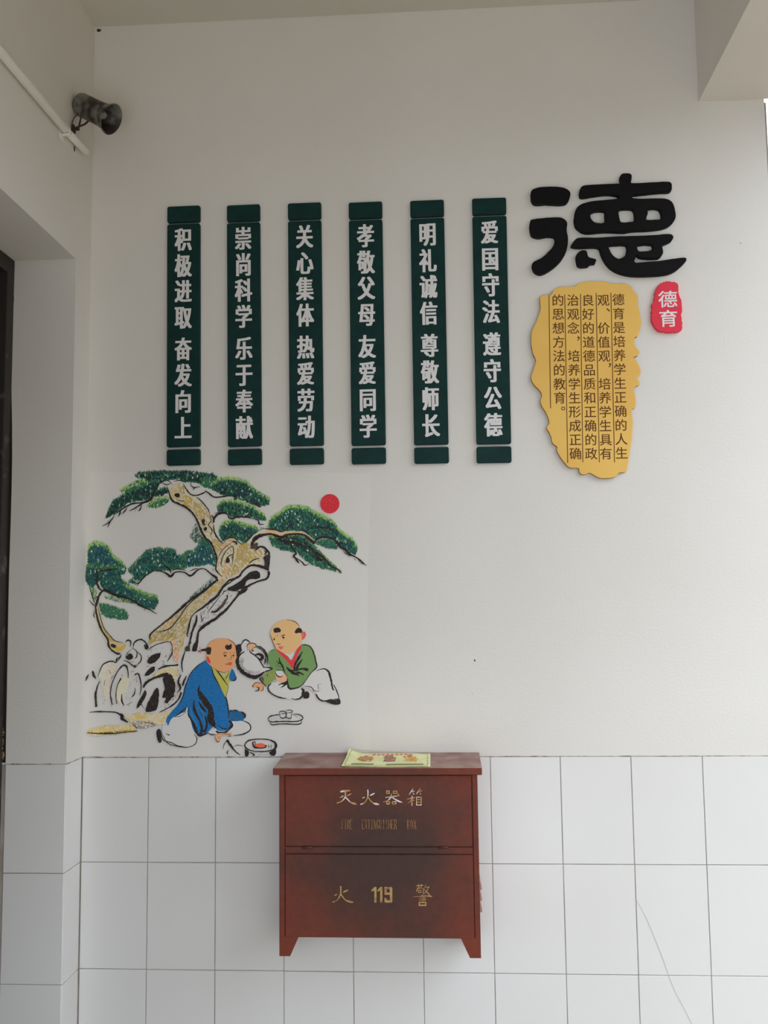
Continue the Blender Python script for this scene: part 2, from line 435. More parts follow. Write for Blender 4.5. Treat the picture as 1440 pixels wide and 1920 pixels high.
f(P,'B',[(510,870),(560,790),(700,765),(850,810),(1000,845),(1060,890),(960,950),(900,1040),(840,1060),(800,1020),(700,990),(600,1000),(560,1040),(520,960)], TEAL+DK, LG, 1.3, 6)
f(P,'B',[(110,980),(200,780),(240,900),(300,1000),(250,1080),(150,1030)], MG+DK, MG, .45, 2, -60, 25, True)
f(P,'B',[(-10,1250),(80,1190),(170,1170),(250,1070),(300,1000),(380,1070),(430,1180),(470,1280),(470,1385),(380,1340),(250,1370),(100,1380),(-10,1390)], TEAL+BL+DK[:1], MG, 1.3, 6)
f(P,'A',[(640,1440),(800,1280),(890,1180),(1050,1140),(1280,1160),(1310,1230),(1440,1280),(1440,1400),(1200,1430),(1000,1440),(800,1450)], TEAL+DK[:1], MG, 1.3, 3)
f(P,'D',[(650,70),(800,0),(1440,-10),(1440,20),(1200,40),(1000,60),(880,150),(760,230),(650,240),(740,150)], TEAL, MG, 1.3, 1.5)
f(P,'A',[(95,1440),(110,1300),(110,1180),(125,1090),(220,1050),(330,1075),(400,1140),(440,1230),(560,1310),(620,1400),(600,1480),(300,1520)], TEAL+BL[:1], LG, 1.2, 7, -100)
f(P,'D',[(90,0),(640,40),(540,80),(560,190),(680,290),(820,370),(1040,420),(1060,500),(1000,590),(860,560),(760,510),(560,470),(480,400),(380,370),(300,290),(250,200),(150,330),(130,280),(80,200)], TEAL+TEAL+DK[:1], MG+LG[:1], 1.2, 4)
f(P,'D',[(600,270),(700,290),(860,370),(1050,420),(1040,480),(820,430)], MG, LG, .8, 5, -50)
f(P,'D',[(130,300),(220,310),(240,450),(190,500),(160,400)], LG+MG, LG, .6, 4, -80, 20, True)
f(P,'D',[(260,520),(330,520),(480,570),(620,620),(655,720),(560,730),(380,700),(300,650)], MG, MG+LG[:1], 1.0, 4, -60)
f(P,'D',[(260,390),(450,410),(700,500),(600,500),(380,460)], LG[3:]+MG[2:3], LG, .45, 4, -70, 25, True)
f(P,'C',[(660,850),(720,810),(860,800),(950,860),(960,930),(860,920),(760,890)], TEAL+MG, MG, .8, 3, -80)
f(P,'C',[(20,760),(160,770),(260,770),(420,740),(540,770),(620,860),(700,940),(790,1040),(900,1140),(1010,1250),(900,1215),(760,1190),(620,1145),(520,1080),(400,970),(300,960),(180,930),(80,880)], TEAL+DK+MG, LG+MG, 1.1, 4, -120, 30)
f(P,'C',[(160,780),(420,760),(520,860),(560,960),(700,1050),(760,1100),(700,1120),(540,1000),(380,900),(200,880)], DK, DK, .8, 1, -130)
f(P,'C',[(10,630),(60,520),(180,440),(270,365),(390,345),(560,375),(660,440),(780,490),(890,550),(970,660),(1060,730),(1170,800),(1230,930),(1190,1010),(1080,960),(980,880),(900,790),(780,760),(660,800),(600,760),(520,680),(400,680),(240,680),(100,660)], TEAL+DK+MG[:1], LG, 1.25, 6)
f(P,'E',[(100,730),(270,590),(420,460),(500,480),(400,560),(280,640),(140,750)], TEAL, MG, .35, 2, -60, 20, True)
P.build('pine_foliage', PM, MUR)

# --- trunks, branches
OC = C(178,150,82); TN = C(196,174,128); PT = C(204,190,158); OR = C(206,160,112); GY = C(150,138,128); YL=C(196,160,66)
P = Paint(REF)
# washes
fill(P,'B',[(-90,300),(-20,260),(30,290),(110,390),(200,460),(300,540),(370,650),(430,690),(450,760),(430,850),(450,930),(500,1020),(570,1075),(660,1000),(760,1060),(860,1080),(940,1000),(1060,920),(1180,890),(1280,900),(1350,930),(1440,910),(1440,950),(1330,985),(1200,940),(1100,960),(1040,1010),(1010,1140),(1110,1150),(1160,1220),(1080,1280),(1100,1330),(950,1400),(820,1450),(700,1520),(560,1610),(480,1560),(470,1400),(470,1230),(400,1080),(330,1000),(270,900),(240,800),(160,670),(60,590),(-60,530),(-110,480)], PT)
fill(P,'B',[(30,440),(110,430),(180,500),(280,600),(330,690),(300,760),(230,740),(170,640),(60,560),(20,500)], OC, rag=.8)
fill(P,'B',[(40,440),(120,450),(130,540),(80,570),(30,520)], YL, rag=.6)
fill(P,'B',[(-170,380),(-60,260),(20,290),(20,400),(-60,480),(-140,440)], TN, rag=.6)
fill(P,'A',[(1330,290),(1390,290),(1420,340),(1360,370)], OC, rag=.5)
fill(P,'A',[(1400,440),(1440,420),(1440,540),(1400,510)], YL, rag=.5)
fill(P,'B',[(430,1010),(500,1030),(570,1090),(520,1170),(470,1150),(420,1090)], OC, rag=.8)
fill(P,'B',[(590,1060),(640,1000),(720,1010),(690,1050),(600,1110),(540,1170),(530,1120)], OR, rag=.4)
fill(P,'B',[(760,1120),(860,1070),(930,1090),(900,1180),(1050,1160),(1090,1220),(960,1290),(880,1340),(800,1400),(700,1440),(640,1400),(700,1330),(740,1240)], OC, rag=1)
fill(P,'B',[(900,1190),(1060,1150),(1080,1200),(960,1260),(870,1260)], YL, rag=.8)
fill(P,'E',[(560,280),(700,300),(820,300),(760,380),(680,440),(600,480),(550,430)], OR, rag=.8)
fill(P,'E',[(680,260),(800,240),(820,330),(700,420),(620,430)], OC, rag=1)
fill(P,'C',[(0,675),(100,675),(180,720),(300,690),(430,700),(560,750),(640,820),(590,790),(500,745),(380,725),(270,745),(190,775),(100,735),(0,740)], C(206,172,124))
# lower trunk body
fill(P,'E',[(500,490),(620,480),(560,560),(500,640),(400,720),(300,830),(200,920),(130,1000),(100,1150),(40,1300),(0,1440),(-120,1440),(-130,1340),(-300,1290),(-410,1310),(-410,1230),(-340,1160),(-240,1080),(-80,950),(0,880),(150,760),(300,650)], TN)
fill(P,'E',[(430,560),(500,560),(460,640),(360,720),(270,700),(340,640)], YL, rag=1)
fill(P,'E',[(-20,900),(100,840),(250,740),(300,780),(160,900),(60,1000),(20,1150),(-60,1250),(-120,1150)], C(190,172,128), rag=1.2)
fill(P,'D',[(960,960),(1100,880),(1260,830),(1400,700),(1440,760),(1400,900),(1280,1000),(1140,1010),(1000,1030),(930,1080)], OC, rag=1)
fill(P,'D',[(1120,800),(1240,720),(1380,620),(1380,680),(1260,780),(1140,850)], OR, rag=.6)
fill(P,'D',[(1260,1020),(1330,1010),(1340,1200),(1330,1300),(1280,1290),(1250,1150)], C(212,160,120), rag=1)
fill(P,'D',[(1370,1010),(1400,1010),(1400,1080),(1370,1090)], OC, rag=.6)
fill(P,'E',[(-90,1000),(-10,1080),(30,1200),(20,1300),(-20,1400),(-80,1400),(-60,1200)], TN, rag=1)
TR1 = [(-90,300),(-20,260),(30,290),(110,390),(200,460),(300,540),(370,650),(430,690),(440,850),(450,930),(500,1020),(570,1075),(660,1010),(760,1070),(860,1090),(930,1080),(1060,1160),(1160,1220),(1080,1280),(950,1370),(820,1450),(700,1520),(560,1600),(480,1540),(470,1400),(470,1230),(400,1080),(330,1000),(270,900),(240,800),(160,670),(60,590),(-60,520),(-100,450)]
TR2 = [(500,500),(620,480),(540,570),(470,660),(380,740),(280,840),(180,930),(110,1010),(80,1150),(20,1300),(-20,1430),(-100,1430),(-130,1330),(-300,1270),(-390,1290),(-390,1240),(-330,1170),(-230,1090),(-80,960),(10,880),(160,770),(310,660)]
wash(P,'B',TR1,[OC,TN,PT,PT,C(180,164,128),C(200,190,165),C(168,152,124)],.9,3.4,1.0)
wash(P,'E',TR2,[OC,TN,PT,C(186,172,138),C(172,158,126),C(198,188,160),C(160,148,122)],1.0,3.4,-.8)
ticks(P,'B',TR1,110,1.1,5,.45,[K,C(110,90,70),C(130,105,60)])
ticks(P,'E',TR2,150,-.9,5,.45,[K,C(110,96,70),C(130,110,70)])
ticks(P,'E',[(500,660),(640,600),(740,650),(640,830),(460,1000),(280,1120),(180,1250),(120,1420),(90,1300),(130,1060),(300,860)],70,2.3,7,.6,[K,C(110,100,96),C(70,56,52)])
ticks(P,'F',[(300,420),(400,260),(600,250),(800,330),(820,500),(700,720),(400,720),(250,700)],46,1.7,9,.6,[C(150,140,132),C(110,100,96),C(180,166,140)],.35)
ticks(P,'F',[(880,420),(1100,260),(1330,210),(1380,360),(1360,540),(1200,760),(1040,820),(1200,640),(1260,450),(1150,330)],90,2.2,6,.7,[K,C(110,96,86),C(150,130,100)],.8)
ticks(P,'F',[(700,960),(900,900),(1150,850),(1180,940),(1050,1010),(800,1040)],60,.2,6,.6,[C(90,84,80),C(140,126,100),C(110,110,116)],.7)
ticks(P,'D',[(930,1060),(1240,1040),(1260,1200),(1180,1340),(1060,1400),(880,1300)],24,1.9,6,.6,[K,C(140,128,120)],.7)
# small tree trunk
fill(P,'D',[(220,550),(250,560),(270,680),(320,820),(380,930),(450,1000),(520,1040),(620,1060),(600,1130),(530,1170),(430,1150),(390,1090),(385,1020),(310,920),(260,780),(230,650)], C(196,172,120))
fill(P,'D',[(270,770),(330,870),(400,960),(470,1010),(430,1030),(370,980),(300,880)], OC, rag=.5)
fill(P,'D',[(480,1080),(540,1110),(620,1070),(600,1130),(530,1160),(470,1130)], YL, rag=.6)
# rocks wash
fill(P,'F',[(310,200),(400,160),(490,180),(470,280),(400,420),(400,640),(350,640),(300,420),(260,350)], C(204,188,160), rag=1)
fill(P,'F',[(520,420),(620,350),(680,400),(600,600),(560,720),(500,640)], C(206,196,160), rag=1)
fill(P,'F',[(880,420),(1000,330),(1100,250),(1300,200),(1320,300),(1290,420),(1250,350),(1200,320),(1100,340),(960,400)], C(204,186,140), rag=1)
fill(P,'F',[(600,860),(800,860),(1100,840),(1240,800),(1180,950),(1050,1000),(850,1000),(700,960)], C(206,188,148), rag=1)
fill(P,'F',[(740,870),(900,860),(880,920),(780,930)], C(206,172,92), rag=1)
fill(P,'F',[(110,1070),(300,1030),(500,1010),(700,990),(750,1050),(700,1100),(400,1130),(180,1150)], C(206,180,112), rag=.8)
fill(P,'F',[(100,1100),(250,1100),(740,1075),(740,1095),(450,1120),(240,1125)], C(120,105,50), rag=.6)
fill(P,'F',[(700,960),(900,950),(1050,990),(900,1050),(780,1040)], GY, rag=1.2)
L = lambda cr, pts, w=1.2, col=None: line(P, cr, pts, w, col)
BG = C(204,198,188)
wash(P,'F',[(90,1060),(300,1020),(500,1000),(700,980),(760,1050),(700,1110),(400,1140),(170,1160)],[C(206,180,112),C(196,160,80),BG,C(206,188,140)],1.1,2.6)
wash(P,'F',[(590,840),(800,840),(1100,820),(1250,790),(1190,960),(1050,1010),(850,1010),(690,970)],[C(206,188,148),C(206,178,110),BG,C(190,170,120)],1.1,3)
wash(P,'F',[(700,950),(900,940),(1050,980),(900,1060),(770,1050)],[GY,C(176,164,146),BG],1.1,2.4)
wash(P,'F',[(870,420),(1000,320),(1100,240),(1310,190),(1330,310),(1300,430),(1250,350),(1200,310),(1100,330),(950,410)],[C(204,186,140),BG,C(190,170,120)],1.1,2.6)
wash(P,'F',[(280,210),(400,140),(510,180),(480,290),(410,420),(410,650),(340,650),(290,420),(250,350)],[C(204,188,160),BG,BG],1.0,3)
wash(P,'F',[(510,420),(620,340),(690,400),(610,600),(570,730),(490,650)],[C(206,196,160),BG,BG],1.0,3)
wash(P,'D',[(1250,1010),(1340,1000),(1350,1200),(1335,1310),(1275,1300),(1240,1150)],[C(212,160,120),C(206,180,140),BG],1.0,2.6)
# upper-left branch tips
for pts,w in (([(300,840),(380,800),(440,740),(480,660)],1.6),([(380,860),(400,800),(440,750)],1.8),([(370,780),(430,740)],1.2),([(480,680),(560,620),(700,540),(860,520),(950,470),(1000,380),(1050,310)],2.4),
    ([(520,715),(545,660),(550,620)],2.4),([(570,680),(615,630),(640,590)],2),([(670,635),(740,600),(830,545),(900,510)],2),([(790,635),(820,610),(835,545)],2.2),([(745,640),(770,600)],1.2),([(860,530),(960,480),(1020,370)],3),
    ([(1050,300),(1120,240),(1200,230),(1260,290)],1.2),([(1190,330),(1230,460),(1270,510),(1340,540),(1440,600)],3),([(1100,250),(1170,280),(1240,260)],1.4),([(1270,240),(1340,220),(1440,250)],1.6),([(1320,480),(1360,500),(1420,500)],1.4)):
    L('A',pts,w)
fill(P,'A',[(1280,405),(1340,400),(1350,440),(1320,455),(1285,435)], K, rag=.4)
for pts,w in (([(30,270),(70,340),(130,410),(210,425),(320,385),(345,360)],1.8),([(120,260),(170,320),(270,300)],1.6),([(160,355),(190,320),(250,310)],1.6),([(320,360),(380,400),(430,440),(500,450),(620,430),(700,425)],2.2),([(700,420),(730,450),(720,480),(760,470)],2.2),
    ([(820,480),(880,490),(1000,540),(1040,580)],1.6),([(1010,540),(1040,570),(1080,580)],3),([(520,400),(570,385),(600,410)],4),([(200,450),(260,490),(310,540),(370,620),(380,660)],1.4),([(230,450),(280,510),(330,580)],1.0),
    ([(450,790),(450,730),(500,680),(580,660),(630,680)],3),([(630,680),(650,730),(700,740),(760,715),(900,720),(940,745)],2.2),([(1000,750),(1040,760),(1055,810),(1120,815)],2),([(450,670),(520,655),(600,660)],1.4),
    ([(440,820),(450,920),(500,1010),(570,1075)],2.2),([(0,550),(60,580),(150,660),(220,770),(270,900),(330,1000),(400,1060),(440,1150),(480,1260),(470,1400)],[2,3,3,3,3.5,3,3,2.5,2.5,2]),
    ([(690,1045),(740,1060),(755,1095)],3.5),([(570,1075),(620,1010),(720,1000),(790,1070),(850,1080)],1.4),([(860,1075),(910,1020),(1000,930),(1110,870)],1.2),([(1060,860),(1180,880),(1280,890),(1340,910),(1440,890)],1.6),
    ([(940,1140),(970,1050),(1040,980),(1120,955),(1230,950),(1340,990),(1440,960)],[2,5,6,4,3,5,4]),([(700,1050),(600,1120),(520,1220),(500,1290)],1.0),([(560,1400),(540,1330),(590,1200),(660,1130),(700,1120),(710,1200),(690,1270)],1.2),([(600,1300),(640,1250),(700,1230),(690,1360)],1.4),
    ([(1000,1170),(1060,1120),(1120,1130),(1180,1190),(1190,1270),(1170,1440)],[2,3,3.5,3,3,4]),([(910,1350),(970,1300),(1060,1270)],1.8),([(1120,1170),(1150,1190),(1120,1230)],2.5),([(380,680),(410,760),(370,820),(420,900),(390,980)],1.2,),([(410,690),(440,740),(430,800)],3)):
    L('B',pts,w)
fill(P,'B',[(275,770),(300,740),(325,760),(315,800),(330,825),(300,825)], K)
fill(P,'B',[(305,870),(340,850),(352,880),(335,900),(310,895)], K)
fill(P,'B',[(630,1260),(655,1290),(650,1330),(600,1330)], K)
fill(P,'B',[(940,1120),(1010,1060),(1040,1080),(1020,1140),(960,1150)], C(70,55,50), rag=.6)
fill(P,'B',[(1110,1260),(1170,1230),(1180,1330),(1160,1430),(1120,1400),(1130,1330)], C(48,36,34), rag=.8)
for pts,w in (([(100,735),(190,780),(270,740),(380,730),(500,740),(580,800),(650,860)],[3,5,3,3,3,4,5]),([(0,655),(130,665),(185,700),(260,670),(330,590)],1.6),([(650,850),(680,800),(780,770),(900,790),(940,770)],3),
    ([(560,600),(700,640),(830,650),(940,690)],2),([(900,790),(960,850),(1000,910),(1060,940),(1110,1000),(1180,1030),(1260,1080),(1350,1160)],[2,4,4,3,4,2,2,.6]),([(1030,930),(1060,990),(1120,1010)],1.2),([(1230,1065),(1280,1120),(1330,1140)],1.4),
    ([(1100,1040),(1115,1040)],1.4),([(1185,1060),(1195,1085)],2),([(500,800),(560,900),(640,960),(700,1060),(760,1080)],[2,3,4,4,3]),([(640,970),(720,1010),(800,1080),(880,1170),(950,1200),(1010,1260)],[3,4,3,2,2.5,1]),
    ([(300,800),(340,900),(400,990),(370,1020),(420,1100),(440,1120)],[2,3,2.5,3,3,1]),([(400,1050),(480,1110),(520,1150),(570,1135)],1.8),([(350,1050),(370,1010)],3),([(430,690),(480,680),(540,710),(610,770)],1.8),([(120,790),(250,830),(400,850),(520,900)],4)):
    L('C',pts,w)
# left small tree lines
for pts,w in (([(235,60),(240,150),(230,230),(270,320),(320,340)],3),([(215,560),(240,490),(260,410),(320,340),(400,360),(500,410),(600,430),(740,480),(800,530),(870,570),(950,600),(1030,655)],[3,4,3,4,4,4,3,3,3.5,2,2,.8]),([(870,570),(880,615)],2),([(1020,640),(1050,650)],1.2),
    ([(205,250),(240,150),(200,0)],2),([(240,80),(400,60),(520,40)],2.5),([(130,290),(160,380),(190,470),(215,550)],1.2),([(125,465),(170,520),(215,555)],1.6),([(200,600),(190,680),(210,710)],1.2),
    ([(215,550),(225,640),(260,780),(310,900),(380,1000),(390,1080),(430,1140),(500,1190),(550,1190)],[2,3,3,2.5,2.5,3,2.5,3,2]),([(250,560),(280,700),(330,850),(420,960),(480,1020),(580,1040)],1.2),
    ([(620,1040),(650,1010),(690,1030),(680,1100)],2.2),([(725,1110),(740,1040),(820,1000),(880,1030),(920,1080)],2.2),([(950,1000),(950,940),(1020,870),(1120,790),(1280,660),(1440,520)],[1.5,2.5,2,2,3,3]),([(1060,900),(1200,860),(1300,760),(1440,570)],1.6),
    ([(910,1150),(980,1100),(1060,1060),(1200,1030),(1240,1060),(1250,1130)],1.2),([(1250,1120),(1240,1200),(1180,1300)],2),([(700,1110),(770,1160),(770,1230),(740,1260)],1.4),([(780,1170),(830,1220),(820,1300),(750,1360)],1.6),([(620,1250),(640,1190),(700,1130)],1.2),
    ([(490,1310),(540,1250),(560,1200)],2.2),([(1000,60),(900,130),(850,180),(770,280)],[1.5,2,1.6,1]),([(740,260),(810,230),(850,180)],2),([(1010,70),(1100,80),(1170,110),(1230,150),(1290,95),(1400,90),(1440,110)],[1,1.6,2.4,4,2,1.6,1.6]),([(1110,-40),(1170,20),(1220,60),(1230,110)],2.2),([(1240,80),(1310,50),(1440,70)],1.4),
    ([(1390,1440),(1380,1300),(1440,1120)],2.5)):
    L('D',pts,w)
fill(P,'D',[(415,1070),(450,1060),(490,1080),(480,1115),(430,1100)], K, rag=.3)
fill(P,'D',[(630,1230),(670,1190),(700,1200),(720,1240),(690,1270),(640,1270)], K, rag=.8)
fill(P,'D',[(870,1080),(910,1060),(930,1110),(890,1140)], K, rag=.8)
fill(P,'D',[(915,1310),(930,1250),(1000,1200),(1090,1185),(1080,1240),(1010,1310),(960,1330)], K, rag=.5)
# trunk main lines (E)
for pts,w in (([(-20,370),(60,390),(130,430),(230,350),(310,335),(400,400),(490,470)],[1.2,2,3.5,2,1.6,2.4,4]),([(0,340),(60,355)],1.4),([(110,370),(180,340),(240,330)],1.4),([(420,330),(440,370)],1.6),([(480,300),(470,350),(550,440)],2.4),
    ([(500,480),(420,540),(300,640),(160,730),(0,860)],[3,3,4,3,3]),([(440,540),(300,650),(150,770),(0,930)],1.6),([(660,480),(580,560),(500,680),(380,790),(290,860),(200,920)],[2,3,3.5,4,3,2]),([(520,690),(420,770),(360,810)],2),
    ([(660,490),(780,440),(840,360),(940,290),(1060,300),(1150,330)],[3,3,2.5,3,4,5]),([(540,620),(600,560),(740,470)],2),([(1170,370),(1185,400),(1150,470),(1020,510),(900,570),(830,610)],[4,3.5,3,2.5,3.5,4]),([(850,600),(760,700),(660,830),(570,920),(460,1010),(350,1080),(270,1140),(230,1200),(220,1300),(190,1420)],[4,3,3,4,4,5,4,3,4,6]),
    ([(560,690),(580,640),(620,630)],1.6),([(380,900),(430,830),(540,690)],1.2),([(420,910),(470,910),(560,820),(620,740),(620,690)],[1.5,3,2.5,2,3]),([(410,900),(430,920),(400,930)],1.5),([(350,920),(400,860)],1),([(200,920),(140,990),(110,1090),(80,1240)],[1.5,1.5,3,2]),
    ([(210,960),(200,1060),(160,1150),(130,1270),(110,1360),(60,1440)],[2,3.5,3,3,3,4]),([(270,960),(280,1030)],3.5),([(250,1160),(230,1230)],2),([(740,650),(780,640),(730,740)],1.5),([(900,600),(850,640),(760,700)],3.5)):
    L('E',pts,w)
fill(P,'E',[(625,600),(700,560),(800,500),(870,430),(930,380),(1010,360),(1060,390),(1065,450),(1010,475),(940,470),(880,510),(850,590),(790,610),(730,640),(640,625)], K, rag=.4)
fill(P,'E',[(540,830),(600,740),(620,760),(560,860),(500,900)], C(80,62,58), rag=.5)
fill(P,'E',[(50,1440),(60,1390),(110,1370),(120,1440)], C(60,52,38), rag=.5)
fill(P,'E',[(150,1440),(165,1360),(210,1330),(215,1440)], K, rag=.5)
# rocks lines (F)
for pts,w in (([(250,340),(300,210),(350,165),(430,140),(490,160),(500,110),(540,85)],1.8),([(80,410),(100,360),(125,320)],2.6),([(175,270),(185,320),(220,380)],4),([(270,410),(235,500),(215,600),(225,760)],[1,2,3,3]),([(440,730),(415,580),(440,440),(500,300),(570,210),(620,200),(650,260),(655,370)],[2,1.5,1.5,1.5,2,3,2,1]),
    ([(560,370),(510,470),(490,600),(500,720)],[2,1.2,1.2,1]),([(740,330),(790,310),(820,400),(830,500),(810,600)],[1.5,2.5,2,1.5,1]),([(750,500),(740,580),(700,630)],2),([(640,730),(710,690)],2),([(400,260),(420,310)],1.8),([(450,340),(430,380)],2),([(340,400),(330,470)],1.6),([(570,580),(570,680),(600,740)],2.6),([(690,290),(730,270)],1.6),
    ([(860,500),(890,440),(980,380),(1110,330),(1200,320)],[2,4,3,5,6]),([(1200,320),(1240,400),(1265,500),(1230,600),(1160,700)],[6,8,6,9,5]),([(1060,250),(1150,210),(1260,200),(1330,190)],[1.5,3,2,3]),([(1370,320),(1330,420),(1360,500),(1320,560)],3),([(1440,340),(1400,430),(1390,480)],3),([(1370,560),(1330,660),(1230,750),(1080,830)],[3,2.5,2,1]),
    ([(130,830),(250,822),(420,825),(500,835),(560,870)],[1,2,2,2,3]),([(540,850),(580,880),(570,910),(650,965)],[2,5,5,2]),([(720,1000),(780,1050)],3),([(95,1110),(300,1118),(500,1112),(740,1085)],2),([(860,960),(1020,990)],2.5),([(880,790),(830,700),(880,560)],1.2),
    ([(790,200),(740,215),(650,150),(590,130)],1.6),([(660,150),(740,150)],1.6),([(900,210),(940,215)],1.5),([(870,330),(900,330)],1.5)):
    L('F',pts,w)
fill(P,'F',[(890,790),(920,700),(980,590),(1045,500),(1070,560),(1065,680),(1040,790),(980,820),(900,825)], K, rag=.5)
fill(P,'F',[(770,780),(790,690),(840,610),(880,530),(900,590),(860,680),(800,760)], K, rag=.5)
fill(P,'F',[(1120,380),(1180,330),(1230,340),(1265,480),(1250,580),(1180,640),(1110,620),(1150,520)], K, rag=1)
fill(P,'F',[(880,320),(940,240),(1010,215),(1010,270),(950,320),(900,340)], K, rag=.5)
fill(P,'F',[(730,200),(750,190),(760,225),(735,228)], K, rag=.4)
P.build('pine_trunk_and_rocks', PM, MUR)

# --- sun
P = Paint(REF)
fill(P,'C',[(855+129*math.cos(a*math.pi/12), 322+130*math.sin(a*math.pi/12)) for a in range(24)], C(196,38,46), n=3)
P.build('red_sun', PM, MUR)

# --- child in blue
SK = C(218,150,98); SK2 = C(206,138,88); WH = (.80,.785,.76)
P = Paint(REF)
BLU = C(0,98,152); BLD = C(0,78,128); YG = C(176,170,70)
fill(P,'G',[(-180,1340),(-150,1260),(-60,1180),(40,1110),(160,1010),(240,1350),(280,1450),(260,1560),(150,1590),(0,1570),(-150,1500)], WH)
L('G',[(-150,1300),(-60,1190),(60,1170),(160,1100)],.8); L('G',[(-180,1400),(-120,1520),(0,1570),(150,1590),(260,1550),(285,1470),(240,1410)],1.3)
fill(P,'F',[(1035,1100),(1060,1055),(1090,1070),(1100,1150),(1105,1220),(1080,1245),(1050,1200)], K)
L('F',[(1100,1070),(1105,1150),(1140,1210),(1240,1240),(1320,1280),(1440,1300)],1.4); L('F',[(1160,1110),(1200,1130),(1210,1140),(1160,1130)],1.0)
fill(P,'G',[(720,1240),(900,1230),(990,1280),(1010,1340),(960,1390),(860,1420),(760,1430),(650,1420),(500,1410),(430,1390),(600,1300)], WH)
L('G',[(900,1230),(980,1265),(1012,1320),(990,1370),(900,1415),(780,1430)],2); L('G',[(430,1390),(480,1420),(540,1415)],2)
fill(P,'G',[(400,420),(440,440),(480,500),(520,640),(600,770),(670,900),(710,1080),(720,1220),(760,1290),(740,1340),(660,1370),(560,1360),(520,1300),(420,1400),(340,1430),(250,1380),(200,1230),(160,1100),(160,1030),(80,1110),(0,1170),(-60,1190),(-130,1260),(-110,1170),(-40,1120),(40,1030),(90,900),(130,740),(200,610),(300,490)], BLU, n=3)
fill(P,'F',[(1440,470),(1400,580),(1330,720),(1230,830),(1190,900),(1180,980),(1195,1010),(1230,930),(1300,870),(1380,840),(1440,790)], BLU)
fill(P,'G',[(715,1100),(800,1090),(900,1120),(930,1180),(900,1230),(800,1240),(740,1230),(710,1180)], C(20,88,130), rag=1)
fill(P,'G',[(320,830),(360,860),(440,960),(500,1060),(510,1180),(540,1300),(470,1290),(420,1200),(440,1100),(380,1030),(340,940)], K, rag=.4)
for pts,w in (([(320,750),(310,840),(350,930),(420,990),(480,1080),(510,1200)],[1,4,6,5,5,3]),([(250,950),(245,1060),(280,1150),(330,1240),(350,1350),(330,1420)],[1,4,4,3,4,3]),([(310,970),(360,1060),(420,1120)],[1,4,1]),([(170,1040),(170,1150),(220,1230),(260,1320),(290,1400)],[1,2,3,5,3]),
    ([(340,1120),(400,1200),(420,1300),(380,1390)],[1,4,3,5]),([(260,1380),(330,1430),(430,1400)],4),([(440,1200),(480,1280),(560,1340)],3),([(560,1290),(640,1340),(740,1340)],2),([(540,1370),(600,1400),(680,1380),(760,1290),(720,1230)],[2,4,3,4,2]),
    ([(410,420),(300,490),(200,600),(140,740),(100,900),(40,1040)],1.4),([(0,1170),(80,1110),(165,1030)],2.5),([(480,500),(520,640),(600,770),(680,930),(710,1080),(715,1200)],2),([(720,1110),(800,1090),(850,1110)],2),([(880,1110),(930,1150),(930,1200)],4)):
    L('G',pts,w)
for pts in ([(200,1060),(230,1180),(290,1300)],[(300,1010),(370,1150),(400,1280)],[(560,1310),(640,1360),(720,1350)]):
    line(P,'G',pts,2,C(30,120,165))
fill(P,'G',[(480,480),(540,545),(620,600),(700,560),(725,580),(715,700),(712,780),(690,860),(672,915),(600,770),(530,620)], YG)
fill(P,'G',[(560,540),(640,560),(720,545),(660,640),(620,620)], C(178,170,120))
L('G',[(490,490),(560,560),(640,670),(705,765)],1.8); L('G',[(720,580),(690,640),(660,680)],1.2); L('G',[(715,770),(675,920)],1.6)
fill(P,'G',[(750,545),(770,535),(790,570),(815,640),(800,680),(740,690),(720,650)], BLU); L('G',[(760,560),(750,640)],1.2); L('G',[(780,570),(790,650)],1.2)
L('G',[(740,690),(800,685),(820,640)],2.2)
fill(P,'G',[(410,330),(415,240),(470,170),(560,125),(680,125),(760,160),(810,230),(825,320),(815,420),(790,490),(740,545),(660,575),(580,560),(500,510),(440,460),(410,400)], SK)
fill(P,'G',[(415,370),(440,370),(460,410),(470,460),(430,440)], C(206,60,60), rag=.3)
fill(P,'G',[(415,245),(470,240),(480,290),(465,335),(425,335),(412,290)], K, rag=.4)
L('G',[(300,300),(340,285),(400,275),(420,290)],[1,2,3.5,3]); 
for pts in ([(320,240),(335,330)],[(300,280),(350,300)],[(355,260),(310,320)],[(330,235),(345,325)]): line(P,'G',pts,1.2,C(210,70,90))
fill(P,'G',[(668,235),(690,205),(720,215),(745,195),(758,230),(745,265),(690,272)], K, rag=.3)
for pts,w in (([(635,330),(665,315),(700,320)],1.2),([(645,355),(670,350),(690,360)],1.6),([(765,325),(800,310)],1.2),([(765,355),(790,348)],1.4),([(745,340),(755,380),(740,395)],.9),([(700,400),(715,415)],1.4),([(735,410),(752,400)],1.2),([(660,465),(690,470),(740,455)],1.0)): L('G',pts,w)
fill(P,'G',[(645,350),(665,343),(680,355),(665,372)], K); fill(P,'G',[(765,352),(780,342),(792,355),(778,366)], K)
fill(P,'G',[(690,462),(740,440),(760,455),(750,480),(720,485)], C(200,84,70)); fill(P,'G',[(730,308),(740,308),(740,322),(730,322)], C(170,90,60))
L('G',[(560,128),(470,170),(415,250)],.7,C(170,100,60)); L('G',[(690,125),(780,180),(825,280),(820,400)],1,C(90,50,35)); L('G',[(500,510),(570,560),(660,580),(740,550)],.9,C(120,70,45)); L('G',[(790,520),(820,480)],1)
fill(P,'G',[(530,1430),(580,1400),(660,1400),(740,1385),(760,1410),(740,1430),(660,1430),(620,1460),(590,1520),(560,1510),(530,1470)], C(206,158,120)); 
for pts in ([(530,1440),(545,1490),(570,1520),(600,1500)],[(565,1440),(580,1490)],[(590,1440),(600,1480)],[(610,1420),(700,1410),(740,1440),(700,1445)],[(535,1430),(600,1400)]): L('G',pts,1)
